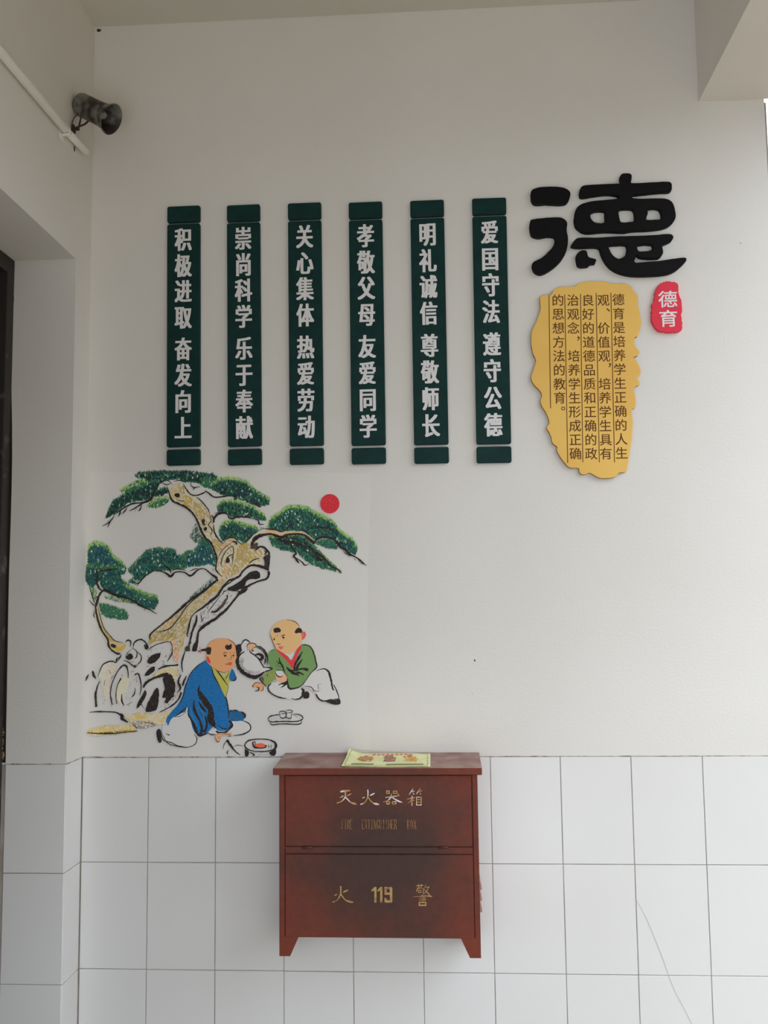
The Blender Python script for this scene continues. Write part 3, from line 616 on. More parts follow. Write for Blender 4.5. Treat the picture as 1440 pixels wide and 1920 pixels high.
P.build('painted_child', PM, MUR)['label'] = 'child in a blue robe with a small red-tied pigtail'

# --- child in green
P = Paint(REF)
GR = C(106,138,78); GR2 = C(128,142,74); SKB = C(214,168,112)
fill(P,'H',[(960,700),(1080,680),(1150,720),(1190,820),(1230,920),(1280,1040),(1100,1070),(1020,1020),(980,960),(900,910),(840,890)], WH)
fill(P,'H',[(420,900),(460,850),(560,830),(700,900),(820,930),(830,1000),(760,1050),(600,1040),(470,980)], WH)
fill(P,'H',[(430,470),(500,435),(600,500),(690,570),(820,385),(920,400),(970,480),(1000,600),(1010,650),(940,740),(880,820),(800,900),(700,925),(655,880),(640,760),(600,700),(520,700),(500,800),(420,870),(380,890),(330,800),(350,760),(440,700),(415,600),(410,530)], GR)
fill(P,'H',[(440,690),(500,700),(510,800),(440,840),(390,890),(335,790)], GR2, rag=.4)
fill(P,'H',[(505,440),(560,460),(640,510),(700,580),(760,450),(800,390),(820,420),(770,520),(740,640),(725,680),(690,650),(640,580),(560,500)], C(206,48,62))
fill(P,'H',[(610,490),(680,500),(735,470),(715,530),(695,570),(660,530)], (.82,.80,.78))
for pts,w in (([(510,580),(550,620),(530,600)],1.6),([(545,540),(560,600),(590,650),(615,725)],[1,2.5,3,1]),([(515,630),(570,665)],1.8),([(520,690),(600,700)],1.6),([(640,650),(660,690),(720,730),(800,765)],[1,3,4,1]),([(835,470),(780,560),(740,640),(735,700)],[1,4,3,3]),([(835,560),(780,640),(760,700)],[1,4,4]),([(770,690),(840,680),(905,695)],[2,3,5]),([(740,740),(800,730),(850,755)],[4,3,2]),([(660,670),(700,700),(800,710)],2),([(400,745),(410,775)],2.5),
    ([(440,470),(500,437)],1.2),([(820,387),(920,400),(970,480),(1000,600),(1008,660),(930,740)],[1,1.6,2,2,2,1]),([(930,740),(870,830),(800,900),(690,925),(655,880),(650,790)],[1,1,1.6,3,3,1]),([(315,780),(330,830),(390,900)],1.8),([(345,790),(360,830)],3.5),([(410,560),(430,620)],1),
    ([(450,860),(415,900),(420,950),(480,1000),(570,1035),(640,1040)],[1.5,2.2,1.8,1.8,2,1]),([(700,1040),(750,1055),(820,1030),(845,950),(820,925)],[1,1.4,3,4,3]),([(480,845),(510,840)],1.6),([(540,880),(600,850),(640,840),(600,900)],2.5),([(580,870),(640,860),(570,910)],3),
    ([(1000,705),(1090,680),(1150,710),(1180,800),(1200,900),(1215,945)],[.8,1.4,3,3,2.6,2]),([(1215,875),(1250,940),(1280,1040),(1230,1050)],[1.4,1.6,1.4,1]),([(850,890),(940,905),(980,950),(1040,955)],1.4),([(1000,990),(1040,1050),(1110,1075),(1280,1045)],[2,2.4,2,1]),([(1025,870),(1030,930)],2.4),([(1030,870),(1070,865)],.9),([(1000,960),(1060,935)],1)):
    L('H',pts,w)
fill(P,'H',[(850,985),(880,955),(915,975),(915,1030),(880,1045),(845,1035)], K)
fill(P,'H',[(1110,1075),(1180,1050),(1230,1065),(1290,1050),(1298,1110),(1230,1120),(1160,1100)], K)
fill(P,'H',[(440,270),(460,180),(540,100),(640,78),(740,100),(800,160),(825,230),(830,320),(800,400),(740,460),(690,495),(610,490),(540,450),(490,400),(470,340)], SKB)
fill(P,'H',[(820,235),(860,225),(880,260),(865,300),(830,325)], C(208,110,88), rag=.2); L('H',[(825,250),(860,240),(850,290),(825,320)],1,C(190,50,60))
fill(P,'H',[(478,200),(500,180),(550,178),(568,200),(560,230),(490,235)], K, rag=.4)
fill(P,'H',[(742,220),(780,175),(825,200),(828,235),(790,240),(750,245)], K, rag=.5)
for pts,w in (([(570,285),(600,270),(622,260)],1.6),([(470,300),(510,290)],.9),([(585,300),(600,290),(615,298)],1.5),([(475,315),(490,308)],1.5),([(515,372),(540,380),(570,372)],1.3),([(600,405),(618,400)],1.0),([(640,78),(740,100),(800,160)],1.2),([(440,250),(460,320),(490,400),(510,430)],.9)): L('H',pts,w)
fill(P,'H',[(590,298),(605,288),(615,298),(602,312)], K); fill(P,'H',[(478,318),(492,308),(498,320),(486,332)], K)
fill(P,'H',[(535,415),(560,400),(600,412),(590,430),(570,445),(550,430)], C(204,100,88)); fill(P,'H',[(520,265),(530,265),(530,277),(520,277)], C(170,90,60))
fill(P,'H',[(510,790),(500,740),(530,770),(590,760),(600,720),(640,760),(650,800),(620,840),(560,850),(520,830)], C(214,160,122))
fill(P,'H',[(505,710),(560,700),(600,720),(590,765),(545,775),(515,750)], WH); L('H',[(500,715),(520,760),(560,780),(595,765)],1.8); L('H',[(510,705),(560,700)],1.2); L('H',[(600,720),(640,760),(645,810)],1)
fill(P,'H',[(225,890),(250,850),(310,850),(350,880),(355,930),(325,955),(290,940),(300,910),(270,900),(235,905)], C(212,148,100))
L('H',[(225,890),(260,850),(330,855)],1.2); L('H',[(270,900),(300,915),(290,945),(250,950)],1.6); L('H',[(220,885),(235,905)],3); L('H',[(355,890),(350,940),(320,955)],1.2)
P.build('painted_child', PM, MUR)['label'] = 'child in a green jacket with a red collar'

# --- teapot with pouring hand
P = Paint(REF)
fill(P,'G',[(810,220),(880,200),(900,260),(880,300),(830,370),(815,300)], K)
fill(P,'G',[(885,220),(900,170),(940,142),(990,165),(1010,200),(970,260),(930,290),(895,280)], WH); L('G',[(885,210),(910,160),(945,140),(985,160),(1005,185)],2)
fill(P,'G',[(835,440),(850,350),(920,290),(1000,270),(1060,330),(1130,400),(1190,510),(1260,515),(1300,530),(1200,570),(1140,620),(1060,640),(960,620),(870,540)], WH)
fill(P,'G',[(840,460),(880,370),(930,420),(900,480),(960,540),(1060,560),(1140,560),(1120,610),(1020,625),(920,580),(860,520)], C(176,168,164), rag=1)
for k in range(150):
    a = random.uniform(1.3,3.5); r = random.uniform(.62,.93); cx,cy = 1000,460
    x = cx+150*r*math.cos(a)*1.05; y = cy+165*r*math.sin(a)
    L('G',[(x,y),(x+random.uniform(-14,14),y+random.uniform(-12,12))],random.uniform(.5,1.0),C(*(random.choice([(90,80,80),(120,110,112),(60,52,52)]))))
L('G',[(930,300),(860,350),(832,430),(850,510),(910,580),(990,625),(1080,640),(1140,615),(1200,570)],[1.2,3,5,6,6,6,6,4,2]); L('G',[(1180,510),(1240,515),(1295,525),(1290,540),(1210,570)],[1,1.5,2.6,2,2])
L('G',[(1000,270),(1010,310),(1060,345),(1120,400),(1180,500),(1195,520)],1.8); L('G',[(1080,220),(1150,240),(1210,300),(1240,380),(1230,490)],1.8); L('G',[(1080,240),(1140,262),(1190,310),(1215,370),(1190,450)],1.6); L('G',[(1090,230),(1160,255),(1210,320),(1225,400),(1200,480)],.8)
L('G',[(1070,345),(1130,335),(1170,370),(1160,400)],[2,4,5,4]); L('G',[(1090,370),(1130,400),(1170,410)],[1,2,5]); L('G',[(1195,400),(1215,430),(1190,470)],2)
L('G',[(960,280),(1010,265),(1060,240)],1)
fill(P,'G',[(960,230),(980,190),(1030,180),(1080,200),(1085,235),(1050,260),(1045,300),(1020,280),(970,270)], C(204,160,118)); L('G',[(965,250),(965,210),(1010,185),(1070,195),(1085,235),(1040,250)],1.2); L('G',[(1040,255),(1030,290),(1060,285)],1.8)
L('G',[(1140,640),(1135,670),(1160,700),(1225,775)],1.8); L('G',[(1160,640),(1185,690)],4)
P.build('teapot', PM, MUR)
P = Paint(REF)
for pts,w in (([(410,1300),(440,1260),(520,1245),(560,1240)],1.6),([(410,1300),(450,1330),(600,1325),(760,1325),(830,1300),(835,1270),(790,1240),(700,1235)],1.5),([(440,1335),(460,1365),(600,1355),(800,1358),(825,1300)],1.5),([(545,1220),(570,1200),(620,1205),(630,1225),(560,1230)],1.4),([(550,1230),(565,1275),(600,1285),(630,1270),(632,1225)],1.5),([(625,1195),(670,1185),(710,1195),(700,1215),(640,1220)],1.1),([(645,1225),(635,1275),(690,1285),(700,1220)],1.4),([(730,1240),(770,1280)],1.1),([(455,1290),(480,1265),(500,1290),(520,1270)],1),([(460,1310),(500,1320),(560,1315)],1),([(480,1280),(490,1310)],1),([(520,1290),(535,1315)],1)): L('H',pts,w)
fill(P,'H',[(430,1290),(500,1255),(560,1260),(570,1290),(640,1300),(700,1290),(700,1310),(560,1320),(450,1318)], C(180,176,170), rag=.8)
P.build('tray_of_cups', PM, MUR)
P = Paint(REF)
fill(P,'G',[(1050,1560),(1100,1540),(1180,1540),(1215,1565),(1190,1595),(1090,1598)], C(214,96,62), rag=.4)
L('G',[(930,1560),(980,1500),(1120,1480),(1260,1490),(1340,1530),(1350,1580),(1320,1620),(1200,1645),(1040,1640),(950,1600),(930,1555)],[1.5,2,1.6,2,3,4,2,1.5,1.5,2,1.5])
fill(P,'G',[(932,1600),(950,1620),(985,1640),(980,1705),(935,1705)], K, rag=.4); fill(P,'G',[(1290,1640),(1345,1590),(1350,1690),(1310,1705),(1260,1670)], K, rag=.6)
L('G',[(980,1650),(1060,1690),(1030,1705)],2); L('G',[(1000,1660),(1100,1665)],1); L('G',[(1100,1690),(1240,1690)],1); L('G',[(1130,1660),(1280,1650)],1)
L('G',[(1040,1515),(1045,1560),(1070,1590),(1140,1600),(1210,1590),(1215,1560)],[2,2,3,1.5,2,2]); L('G',[(1040,1515),(1070,1520),(1075,1570)],1.2); L('G',[(1250,1550),(1255,1610)],1.6); L('G',[(1290,1550),(1285,1615)],1.6); L('G',[(1255,1580),(1290,1575)],1.2)
L('G',[(690,1490),(740,1560),(800,1640),(870,1695)],[4,3.5,2,1]); L('G',[(700,1500),(770,1610),(840,1680)],1.6); L('G',[(690,1500),(650,1560),(640,1620)],1); L('G',[(715,1625),(695,1660),(710,1690)],1.6); L('G',[(780,1580),(840,1560),(915,1575)],.9)
P.build('brazier', PM, MUR)

# ------------------------------------------------------------------ banners
M_BAN = mat('dark_green_lacquer', (.004,.031,.029), .5, .18, noise=(30,(.0055,.038,.035),.4,.6))
M_LET = mat('white_lettering', (.80,.79,.80), .6, .25)
TX = ['积极进取奋发向上','崇尚科学乐于奉献','关心集体热爱劳动','孝敬父母友爱同学','明礼诚信尊敬师长','爱国守法遵守公德']
BP = [(344,386,343.6,872),(456,383.7,458.8,871.5),(570.6,380,575.2,870.5),(684.9,378.5,691.5,869.6),(800.5,375.2,809.4,868.6),(917,371,926.6,867.6)]
TH = .012
def rr(x0,x1,z0,z1,r=.006,n=5):
    pts = []
    for cx,cz,a0 in ((x1-r,z0+r,-90),(x1-r,z1-r,0),(x0+r,z1-r,90),(x0+r,z0+r,180)):
        for k in range(n+1):
            a = math.radians(a0+90*k/n); pts.append((cx+r*math.cos(a), cz+r*math.sin(a)))
    return pts
zs = {v: onY(344, v, -TH).z for v in (386,416.2,419.4,837.5,842.3,872)}
base = zs[872]; H0 = zs[386]-base
chy = [450,499,547,596,655.5,704.5,754,803.5]
chz = [onY(343, v, -TH).z-base for v in chy]
cw, chh = .0495, [abs(onY(343,v-21,-TH).z-onY(343,v+21,-TH).z) for v in chy]
first = None
where = ['leftmost of the six, its lettering starting 积极','second of the six from the left, starting 崇尚','third of the six from the left, starting 关心','third of the six from the right, starting 孝敬','second of the six from the right, starting 明礼','rightmost of the six, beside the black character, starting 爱国']
for bi,(ut,vt,ub,vb) in enumerate(BP):
    a = onY(ut, vt, -TH); b = onY(ub, vb, -TH)
    root = empty('slogan_banner', (b.x, 0, b.z)); sc_ = (a.z-b.z)/H0
    root.rotation_euler = (0, math.atan2(a.x-b.x, a.z-b.z), 0); root.scale = (1,1,sc_)
    tag(root, 'dark green slogan board, '+where[bi], 'sign', 'dark green slogan boards in a row')
    hw = .0512
    if first is None:
        tp = slab('top_plate', rr(-hw,hw,zs[416.2]-base,zs[386]-base), [], -TH, TH, M_BAN, root)
        bd = slab('board', rr(-hw,hw,zs[837.5]-base,zs[419.4]-base), [], -TH, TH, M_BAN, root)
        bt = slab('bottom_plate', rr(-hw,hw,0,zs[842.3]-base), [], -TH, TH, M_BAN, root)
        first = (tp, bd, bt)
    else:
        for o in first:
            c = o.copy(); COL.objects.link(c); c.parent = root
    for k,ch in enumerate(TX[bi]):
        V, F = [], []
        s = .0025; t2 = .0009
        sh = ((-s,-t2),(s,-t2),(-s,t2),(s,t2),(0,0),(0,-t2),(0,t2))
        dx = -.0004+(.0035 if bi >= 3 and k > 3 else 0)*0
        glyph_at(V, F, ch, dx, chz[k], cw-.006, chh[k]-.004, -TH-.0008, sh)
        me = mesh('character', V, F); link('character', me, M_LET, root)

# ------------------------------------------------------------------ big black character
M_BLK = mat('black_foam', (.005,.0045,.0055), .65, .15)
OB = (960,300,4.0)
def outline(pts, org, Y, n=3, jit=0, ref=None, sm=True):
    q = smooth(pts, True, n) if sm else pts; out = []
    for x,y in q:
        p = onY(org[0]+(x+random.uniform(-jit,jit))/org[2], org[1]+(y+random.uniform(-jit,jit))/org[2], Y); out.append((p.x-(ref.x if ref else 0), p.z-(ref.z if ref else 0)))
    return out
bg_ = empty('virtue_character', (1.60, 0, 2.62)); tag(bg_, 'large black raised brush-style character 德 above the yellow plaque', 'sign')
TB = .018
rf = Vector((1.60,0,2.62))
strokes = [
 ([(140,260),(150,225),(190,205),(260,198),(340,198),(400,210),(435,235),(437,270),(420,310),(390,328),(330,330),(250,325),(180,330),(150,310)],[]),
 ([(135,465),(150,445),(220,435),(340,427),(390,440),(415,470),(410,520),(420,580),(418,640),(400,700),(360,760),(300,815),(250,845),(210,856),(170,840),(150,800),(160,765),(220,735),(270,690),(305,650),(322,600),(310,575),(260,570),(200,580),(150,565),(133,520)],[]),
 ([(505,245),(515,210),(550,188),(700,178),(800,174),(815,165),(808,130),(825,103),(860,97),(895,105),(898,140),(893,165),(920,172),(1050,165),(1160,160),(1195,170),(1200,205),(1185,235),(1100,240),(960,255),(910,262),(898,280),(960,288),(1090,285),(1170,292),(1210,325),(1225,380),(1228,430),(1200,475),(1150,505),(1050,522),(900,530),(840,540),(700,535),(560,545),(500,520),(470,480),(468,420),(485,360),(530,325),(620,305),(720,295),(800,285),(785,262),(700,255),(600,268),(520,277)],
   [[(590,430),(592,400),(620,382),(690,380),(697,410),(695,468),(640,470),(610,458)],[(800,390),(815,368),(860,363),(905,368),(918,400),(918,455),(880,463),(820,465),(806,430)],[(1008,445),(1020,400),(1018,370),(1050,360),(1100,365),(1118,395),(1118,440),(1070,446)]]),
 ([(447,635),(480,590),(530,580),(640,580),(760,572),(900,568),(1050,562),(1170,553),(1205,562),(1210,585),(1190,610),(1150,628),(1128,640),(1135,690),(1120,720),(1090,735),(1000,735),(955,728),(936,712),(928,735),(918,755),(935,768),(980,765),(1100,755),(1200,740),(1290,730),(1310,745),(1290,775),(1240,820),(1180,850),(1100,862),(940,868),(820,850),(740,810),(690,750),(668,700),(655,665),(630,652),(560,652),(490,655),(450,648)],
   [[(728,640),(790,635),(855,635),(862,680),(845,720),(800,740),(755,710),(735,675)],[(948,635),(1050,632),(1052,665),(1035,680),(990,683),(948,680)]]),
 ([(480,720),(500,690),(530,675),(560,682),(575,725),(625,740),(632,755),(620,775),(590,778),(565,797),(510,798),(488,780)],[])]
for so, hs in strokes:
    slab('stroke', outline(so, OB, -TB, 3, .8, rf), [outline(h, OB, -TB, 2, .5, rf) for h in hs], -TB, TB, M_BLK, bg_, .0018)

# ------------------------------------------------------------------ yellow and red plaques
M_YEL = mat('gold_board', seen((214,172,88),(205,200,195)), .5, .3, noise=(3,seen((208,162,80),(205,200,195)),.4,.6))
M_RED = mat('red_board', seen((205,42,62),(205,200,195)), .45, .35)
M_BRN = mat('brown_print', seen((88,52,22),(205,200,195)), .6, .2)
M_WLT = mat('pale_print', (.85,.80,.80), .6, .2)
M_EDGE = mat('board_edge', seen((110,75,48),(205,200,195)), .7, .2)
OY = (980,520,4.5); TY = .012
yr = onY(1095, 890, 0); yr.y = 0
ye = empty('yellow_plaque', yr); tag(ye, 'ragged-edged yellow plaque with five columns of brown writing under the black character', 'sign')
yo = [(150,155),(235,150),(260,110),(310,80),(440,75),(465,50),(560,32),(690,35),(760,55),(850,50),(910,75),(935,110),(975,160),(972,210),(985,290),(1000,390),(975,490),(945,510),(950,580),(985,620),(970,660),(935,675),(960,700),(990,760),(995,810),(970,850),(990,900),(940,935),(955,1020),(950,1100),(920,1120),(930,1240),(920,1370),(905,1480),(885,1600),(870,1640),(810,1650),(770,1690),(650,1692),(570,1650),(520,1665),(480,1650),(470,1610),(400,1605),(340,1550),(290,1470),(290,1430),(250,1400),(235,1330),(200,1270),(225,1225),(200,1150),(150,1060),(160,980),(100,910),(70,840),(110,710),(80,620),(70,480),(110,380),(150,270)]
b = slab('board', outline(yo, OY, -TY, 3, 2.0, yr), [], -TY, TY, M_YEL, ye, .0012)
def edge_mat(o, m):
    o.data.materials.append(m)
    for p in o.data.polygons:
        if abs(p.normal.y) < .35: p.material_index = 1
edge_mat(b, M_EDGE)
def py(x, y, Y): return onY(OY[0]+x/OY[2], OY[1]+y/OY[2], Y)
YP = -TY-.0004
cols = ['德育是培养学生正确的人生','观、价值观，培养学生具有','良好的道德品质和正确的政','治观念，培养学生形成正确','的思想方法的教育。']
cx0 = [(808,835),(680,703),(550,578),(424,446),(297,322)]
p1 = py(808,190,YP); p2 = py(835,1485,YP); pitch = (p1.z-p2.z)/11
for ci, s in enumerate(cols):
    V, F = [], []
    for k,ch in enumerate(s):
        y = 190+(5 if ci else 0)+k*117.7; t = k/11; x = cx0[ci][0]*(1-t)+cx0[ci][1]*t
        cen = False
        if ch == '、': x, y, cen = 722, 275, True
        if ch == '，': x, y, cen = ((735,742) if ci == 1 else (470,517))+(True,)
        if ch == '。': x, y, cen = 342, 1107, True
        p = py(x, y, YP)
        w = .0308; sh = ((-.00025,0),(.00025,0),(0,.00025)); V, F = [], []
        glyph_at(V, F, ch, p.x-yr.x, p.z-yr.z, w, .0330, YP, sh, cen)
        link('character', mesh('character', V, F), M_BRN, ye)
for (xa,ya,xb,yb) in ((745,130,775,1560),(620,132,647,1560),(488,140,508,1560),(355,145,380,1565),(222,150,235,1105)):
    a = py(xa,ya,YP)-yr; b_ = py(xb,yb,YP)-yr; w = .0011
    V = [(a.x-w,YP,a.z),(a.x+w,YP,a.z),(b_.x+w,YP,b_.z),(b_.x-w,YP,b_.z)]
    link('rule_line', mesh('rule_line', V, [(0,1,2,3)]), M_BRN, ye)
rr_ = onY(1251, 625, 0); rr_.y = 0
re_ = empty('red_seal_plaque', rr_); tag(re_, 'small red seal-shaped plaque with two white characters right of the yellow one', 'sign')
ro = [(1110,180),(1120,110),(1150,60),(1200,35),(1260,35),(1310,55),(1320,140),(1345,230),(1340,330),(1350,400),(1335,450),(1290,462),(1210,465),(1130,440),(1090,380),(1085,320),(1090,240)]
slab('board', outline(ro, OY, -TY, 5, 4.5, rr_), [], -TY, TY, M_RED, re_, .0012)
for ch,x,y in (('德',1225,187),('育',1229,350)):
    V, F = [], []; p = py(x,y,YP); s = .0006
    glyph_at(V, F, ch, p.x-rr_.x, p.z-rr_.z, .0475, .047, YP, ((-s,-s),(s,-s),(-s,s),(s,s)))
    link('character', mesh('character', V, F), M_WLT, re_)

# ------------------------------------------------------------------ extinguisher cabinet
RC = (198,196,192)
M_CAB = bpy.data.materials.new('old_red_paint'); M_CAB.use_nodes = True
n = M_CAB.node_tree.nodes; l = M_CAB.node_tree.links; bs = n['Principled BSDF']; bs.inputs['Roughness'].default_value = .55; bs.inputs['Specular IOR Level'].default_value = .25
g = n.new('ShaderNodeNewGeometry'); t1 = n.new('ShaderNodeTexNoise'); t1.inputs['Scale'].default_value = 7; t1.inputs['Detail'].default_value = 9; t1.inputs['Roughness'].default_value = .65
l.new(g.outputs['Position'], t1.inputs['Vector'])
# soot stain: centred patch over the middle of both doors
mp = n.new('ShaderNodeVectorMath'); mp.operation = 'SUBTRACT'; mp.inputs[1].default_value = (.90,-.19,.955); l.new(g.outputs['Position'], mp.inputs[0])
ms = n.new('ShaderNodeVectorMath'); ms.operation = 'MULTIPLY'; ms.inputs[1].default_value = (4.3,1.0,5.0); l.new(mp.outputs[0], ms.inputs[0])
ln = n.new('ShaderNodeVectorMath'); ln.operation = 'LENGTH'; l.new(ms.outputs[0], ln.inputs[0])
ad = n.new('ShaderNodeMath'); ad.operation = 'MULTIPLY_ADD'; ad.inputs[1].default_value = 1.5; l.new(t1.outputs[0], ad.inputs[0]); l.new(ln.outputs['Value'], ad.inputs[2])
r1 = n.new('ShaderNodeValToRGB'); r1.color_ramp.interpolation = 'EASE'; l.new(ad.outputs[0], r1.inputs[0])
cA = seen((66,46,40),RC); cC = seen((112,52,36),RC)
r1.color_ramp.elements[0].position = .0; r1.color_ramp.elements[0].color = (*cA,1)
r1.color_ramp.elements[1].position = 1.0; r1.color_ramp.elements[1].color = (*cC,1)
mr = n.new('ShaderNodeMapRange'); mr.inputs['From Min'].default_value = 1.0; mr.inputs['From Max'].default_value = 2.55
l.new(ad.outputs[0], mr.inputs['Value']); l.new(mr.outputs[0], r1.inputs[0])
t3 = n.new('ShaderNodeTexNoise'); t3.inputs['Scale'].default_value = 60; t3.inputs['Detail'].default_value = 8; l.new(g.outputs['Position'], t3.inputs['Vector'])
hs = n.new('ShaderNodeMix'); hs.data_type = 'RGBA'; hs.blend_type = 'MULTIPLY'; hs.inputs[0].default_value = .35
l.new(r1.outputs[0], hs.inputs[6]); l.new(t3.outputs[0], hs.inputs[7]); l.new(hs.outputs[2], bs.inputs['Base Color'])
M_TOP = mat('dusty_red_top', seen((120,88,80),RC), .6, .3, noise=(14,seen((150,130,120),RC),.35,.7))
M_GAP = mat('cabinet_gap', (.012,.006,.005), .8, .1)
CX0, CX1, CYF, CZB = .6205, 1.1565, -.195, .7095
cr = Vector((.888, 0, CZB)); cab = empty('extinguisher_cabinet', cr)
tag(cab, 'rust-red metal fire extinguisher cabinet mounted low on the white tiles', 'cabinet')
def cb(name, lo, hi, m, par=None, bev=.0012): return box(name, tuple(lo[i]-cr[i] for i in range(3)), tuple(hi[i]-cr[i] for i in range(3)), m, par or cab, bev, 1)
ZT = 1.184; ZB = onY(700,1759,CYF).z
cb('case', (CX0+.001, CYF+.006, ZB), (CX1-.001, -.0012, ZT), M_CAB)
# sloping lid
bm = bmesh.new(); add_box(bm, (.6065-cr.x, -.212, -.018), (1.1685-cr.x, -.0012, 0), .0012, 1)
for v in bm.verts: v.co.z += 1.2125-cr.z + (v.co.y)*.045
lid = link('lid', bm_mesh('lid', bm), M_CAB, cab); lid.data.materials.append(M_TOP)
for p in lid.data.polygons:
    if p.normal.z > .8: p.material_index = 1
zu0 = onY(700,1588,CYF).z; zl1 = onY(700,1602,CYF).z
SW = .0155
cb('side_post', (CX0, CYF, CZB+.05), (CX0+SW-.001, CYF+.03, ZT), M_CAB)
cb('side_post', (CX1-SW+.001, CYF, CZB+.05), (CX1, CYF+.03, ZT), M_CAB)
cb('upper_door', (CX0+SW+.001, CYF+.001, zu0+.0012), (CX1-SW-.001, CYF+.007, ZT-.003), M_CAB)
cb('middle_rail', (CX0+SW, CYF+.0018, zl1+.001), (CX1-SW, CYF+.0065, zu0-.001), M_CAB)
cb('lower_panel', (CX0+SW+.0005, CYF, ZB+.0004), (CX1-SW-.0005, CYF+.007, zl1-.001), M_CAB)
for u in (577,832):
    p = onY(u,1589,CYF)
    hg = tube('hinge', [(p.x-.013-cr.x,CYF-.001,p.z-cr.z),(p.x+.013-cr.x,CYF-.001,p.z-cr.z)], [.0028]*2, M_CAB, cab, 10)
# feet: bent triangular plates with a return along the side
for s,(xo,xi,xt) in enumerate(((CX0,CX0+.029,CX0+.053),(CX1,CX1-.029,CX1-.053))):
    bm = bmesh.new(); z0 = CZB-cr.z; z1 = ZB+.003-cr.z
    V = []
    for Y in (CYF+.0005, CYF+.0035):
        V.append([bm.verts.new((x-cr.x,Y,z)) for x,z in ((xo,z0),(xi,z0),(xt,z1),(xo,z1))])
    bm.faces.new(V[0]); bm.faces.new(V[1][::-1])
    for k in range(4): bm.faces.new((V[0][k],V[1][k],V[1][(k+1)%4],V[0][(k+1)%4]))
    sx = .003 if s == 0 else -.003
    add_box(bm, (min(xo,xo+sx)-cr.x, CYF+.0035, z0), (max(xo,xo+sx)-cr.x, -.0012, z1))
    link('foot', bm_mesh('foot', bm), M_CAB, cab)
# louvres pressed out of the right side
M_LOU = mat('louvre_paint', seen((150,116,106),RC), .5, .3)
for k,(va,vb) in enumerate(((1640,1660),(1660,1680),(1680,1701))):
    za = onY(900,va,-.10).z; zb = onY(900,vb,-.10).z; bm = bmesh.new()
    prof = [(0,za),(.003,za-.004),(.0058,(za+zb)/2),(.0072,zb+.005),(.006,zb+.002),(0,zb+.002)]
    A = [bm.verts.new((CX1+x-cr.x,-.15,z-cr.z)) for x,z in prof]; B = [bm.verts.new((CX1+x-cr.x,-.06,z-cr.z)) for x,z in prof]
    bm.faces.new(A); bm.faces.new(B[::-1])
    for i in range(6): bm.faces.new((A[i],A[(i+1)%6],B[(i+1)%6],B[i]))
    link('louvre', bm_mesh('louvre', bm), M_LOU, cab)
# lettering on the doors
M_GOLD = mat('worn_gold_print', seen((166,130,72),RC), .5, .3, noise=(55,seen((196,188,186),RC),.47,.56))
M_GOLD2 = mat('gold_print', seen((158,128,78),RC), .5, .3, noise=(90,seen((120,84,58),RC),.45,.65))
M_DIM = mat('faded_gold_print', seen((136,98,58),RC), .55, .3, noise=(120,seen((96,62,44),RC),.45,.65))
class Ink:
    def __init__(s, org, Y): s.o = org; s.Y = Y; s.V = []; s.F = []; s.k = 0
    def p(s, x, y):
        q = onY(s.o[0]+x/s.o[2], s.o[1]+y/s.o[2], s.Y); return (q.x-cr.x, q.y-s.k*8e-6, q.z-cr.z)
    def st(s, pts, sm=True):
        s.k += 1; q = smooth(pts, False, 4) if sm and len(pts) > 2 else pts
        L, R = [], []
        for i,(x,y,w) in enumerate(q):
            a = q[max(0,i-1)]; b = q[min(len(q)-1,i+1)]; dx,dy = b[0]-a[0],b[1]-a[1]; n_ = math.hypot(dx,dy) or 1
            L.append(s.p(x-dy/n_*w/2, y+dx/n_*w/2)); R.append(s.p(x+dy/n_*w/2, y-dx/n_*w/2))
        o = len(s.V); m = len(L); s.V += L+R; s.F += [(o+i,o+i+1,o+m+i+1,o+m+i) for i in range(m-1)]
    def ring(s, x0, y0, x1, y1, w): 
        for a in ([(x0,y0,w),(x1,y0,w)],[(x1,y0-w/2,w),(x1,y1+w/2,w)],[(x1,y1,w),(x0,y1,w)],[(x0,y1+w/2,w),(x0,y0-w/2,w)]): s.st(a, False)
    def build(s, name, m, par, label=None):
        o = link(name, mesh(name, s.V, s.F), m, par)
        if label: o['label'] = label
        return o
I1 = (620,1395,6.857); YT = CYF-.0006
def fire(i, X, Y, k):
    f = lambda x,y,w: (X+x*k, Y+y*k, w*k)
    i.st([f(0,-95,17),f(2,-50,15),f(0,0,15)]); i.st([f(-78,12,3),f(-60,10,17),f(-42,-2,11)]); i.st([f(26,-20,9),f(55,-34,20),f(88,-50,10)])
    i.st([f(0,-5,15),f(-22,45,12),f(-50,76,11),f(-92,92,15),f(-96,93,3)]); i.st([f(0,-5,15),f(32,42,14),f(66,74,13),f(110,88,26),f(150,95,4)])
ch = Ink(I1, YT)
ch.st([(122,612,20),(185,604,26),(250,598,14)]); ch.st([(190,605,20),(188,660,20),(186,690,18)]); ch.st([(115,690,6),(140,680,17),(165,664,12)]); ch.st([(205,668,8),(238,652,18),(272,636,5)])
ch.st([(188,680,18),(160,720,14),(125,745,12),(82,757,16),(78,757,3)]); ch.st([(188,680,18),(222,716,16),(255,748,14),(300,765,28),(338,775,4)])
ch.build('character', M_GOLD, cab)
ch = Ink(I1, YT); fire(ch, 478, 683, 1.0); ch.build('character', M_GOLD, cab)
ch = Ink(I1, YT)
for (a,b_,c,d_) in ((718,604,752,634),(806,606,852,634),(722,742,758,770),(794,742,838,770)): ch.ring(a,b_,c,d_,11)
ch.st([(702,688,8),(790,676,14),(886,664,8)]); ch.st([(782,640,14),(770,690,16),(730,728,12),(672,748,4)]); ch.st([(782,680,12),(830,712,16),(880,738,22),(924,752,4)]); ch.st([(858,640,4),(872,650,14),(880,664,5)])
ch.build('character', M_GOLD, cab)
ch = Ink(I1, YT)
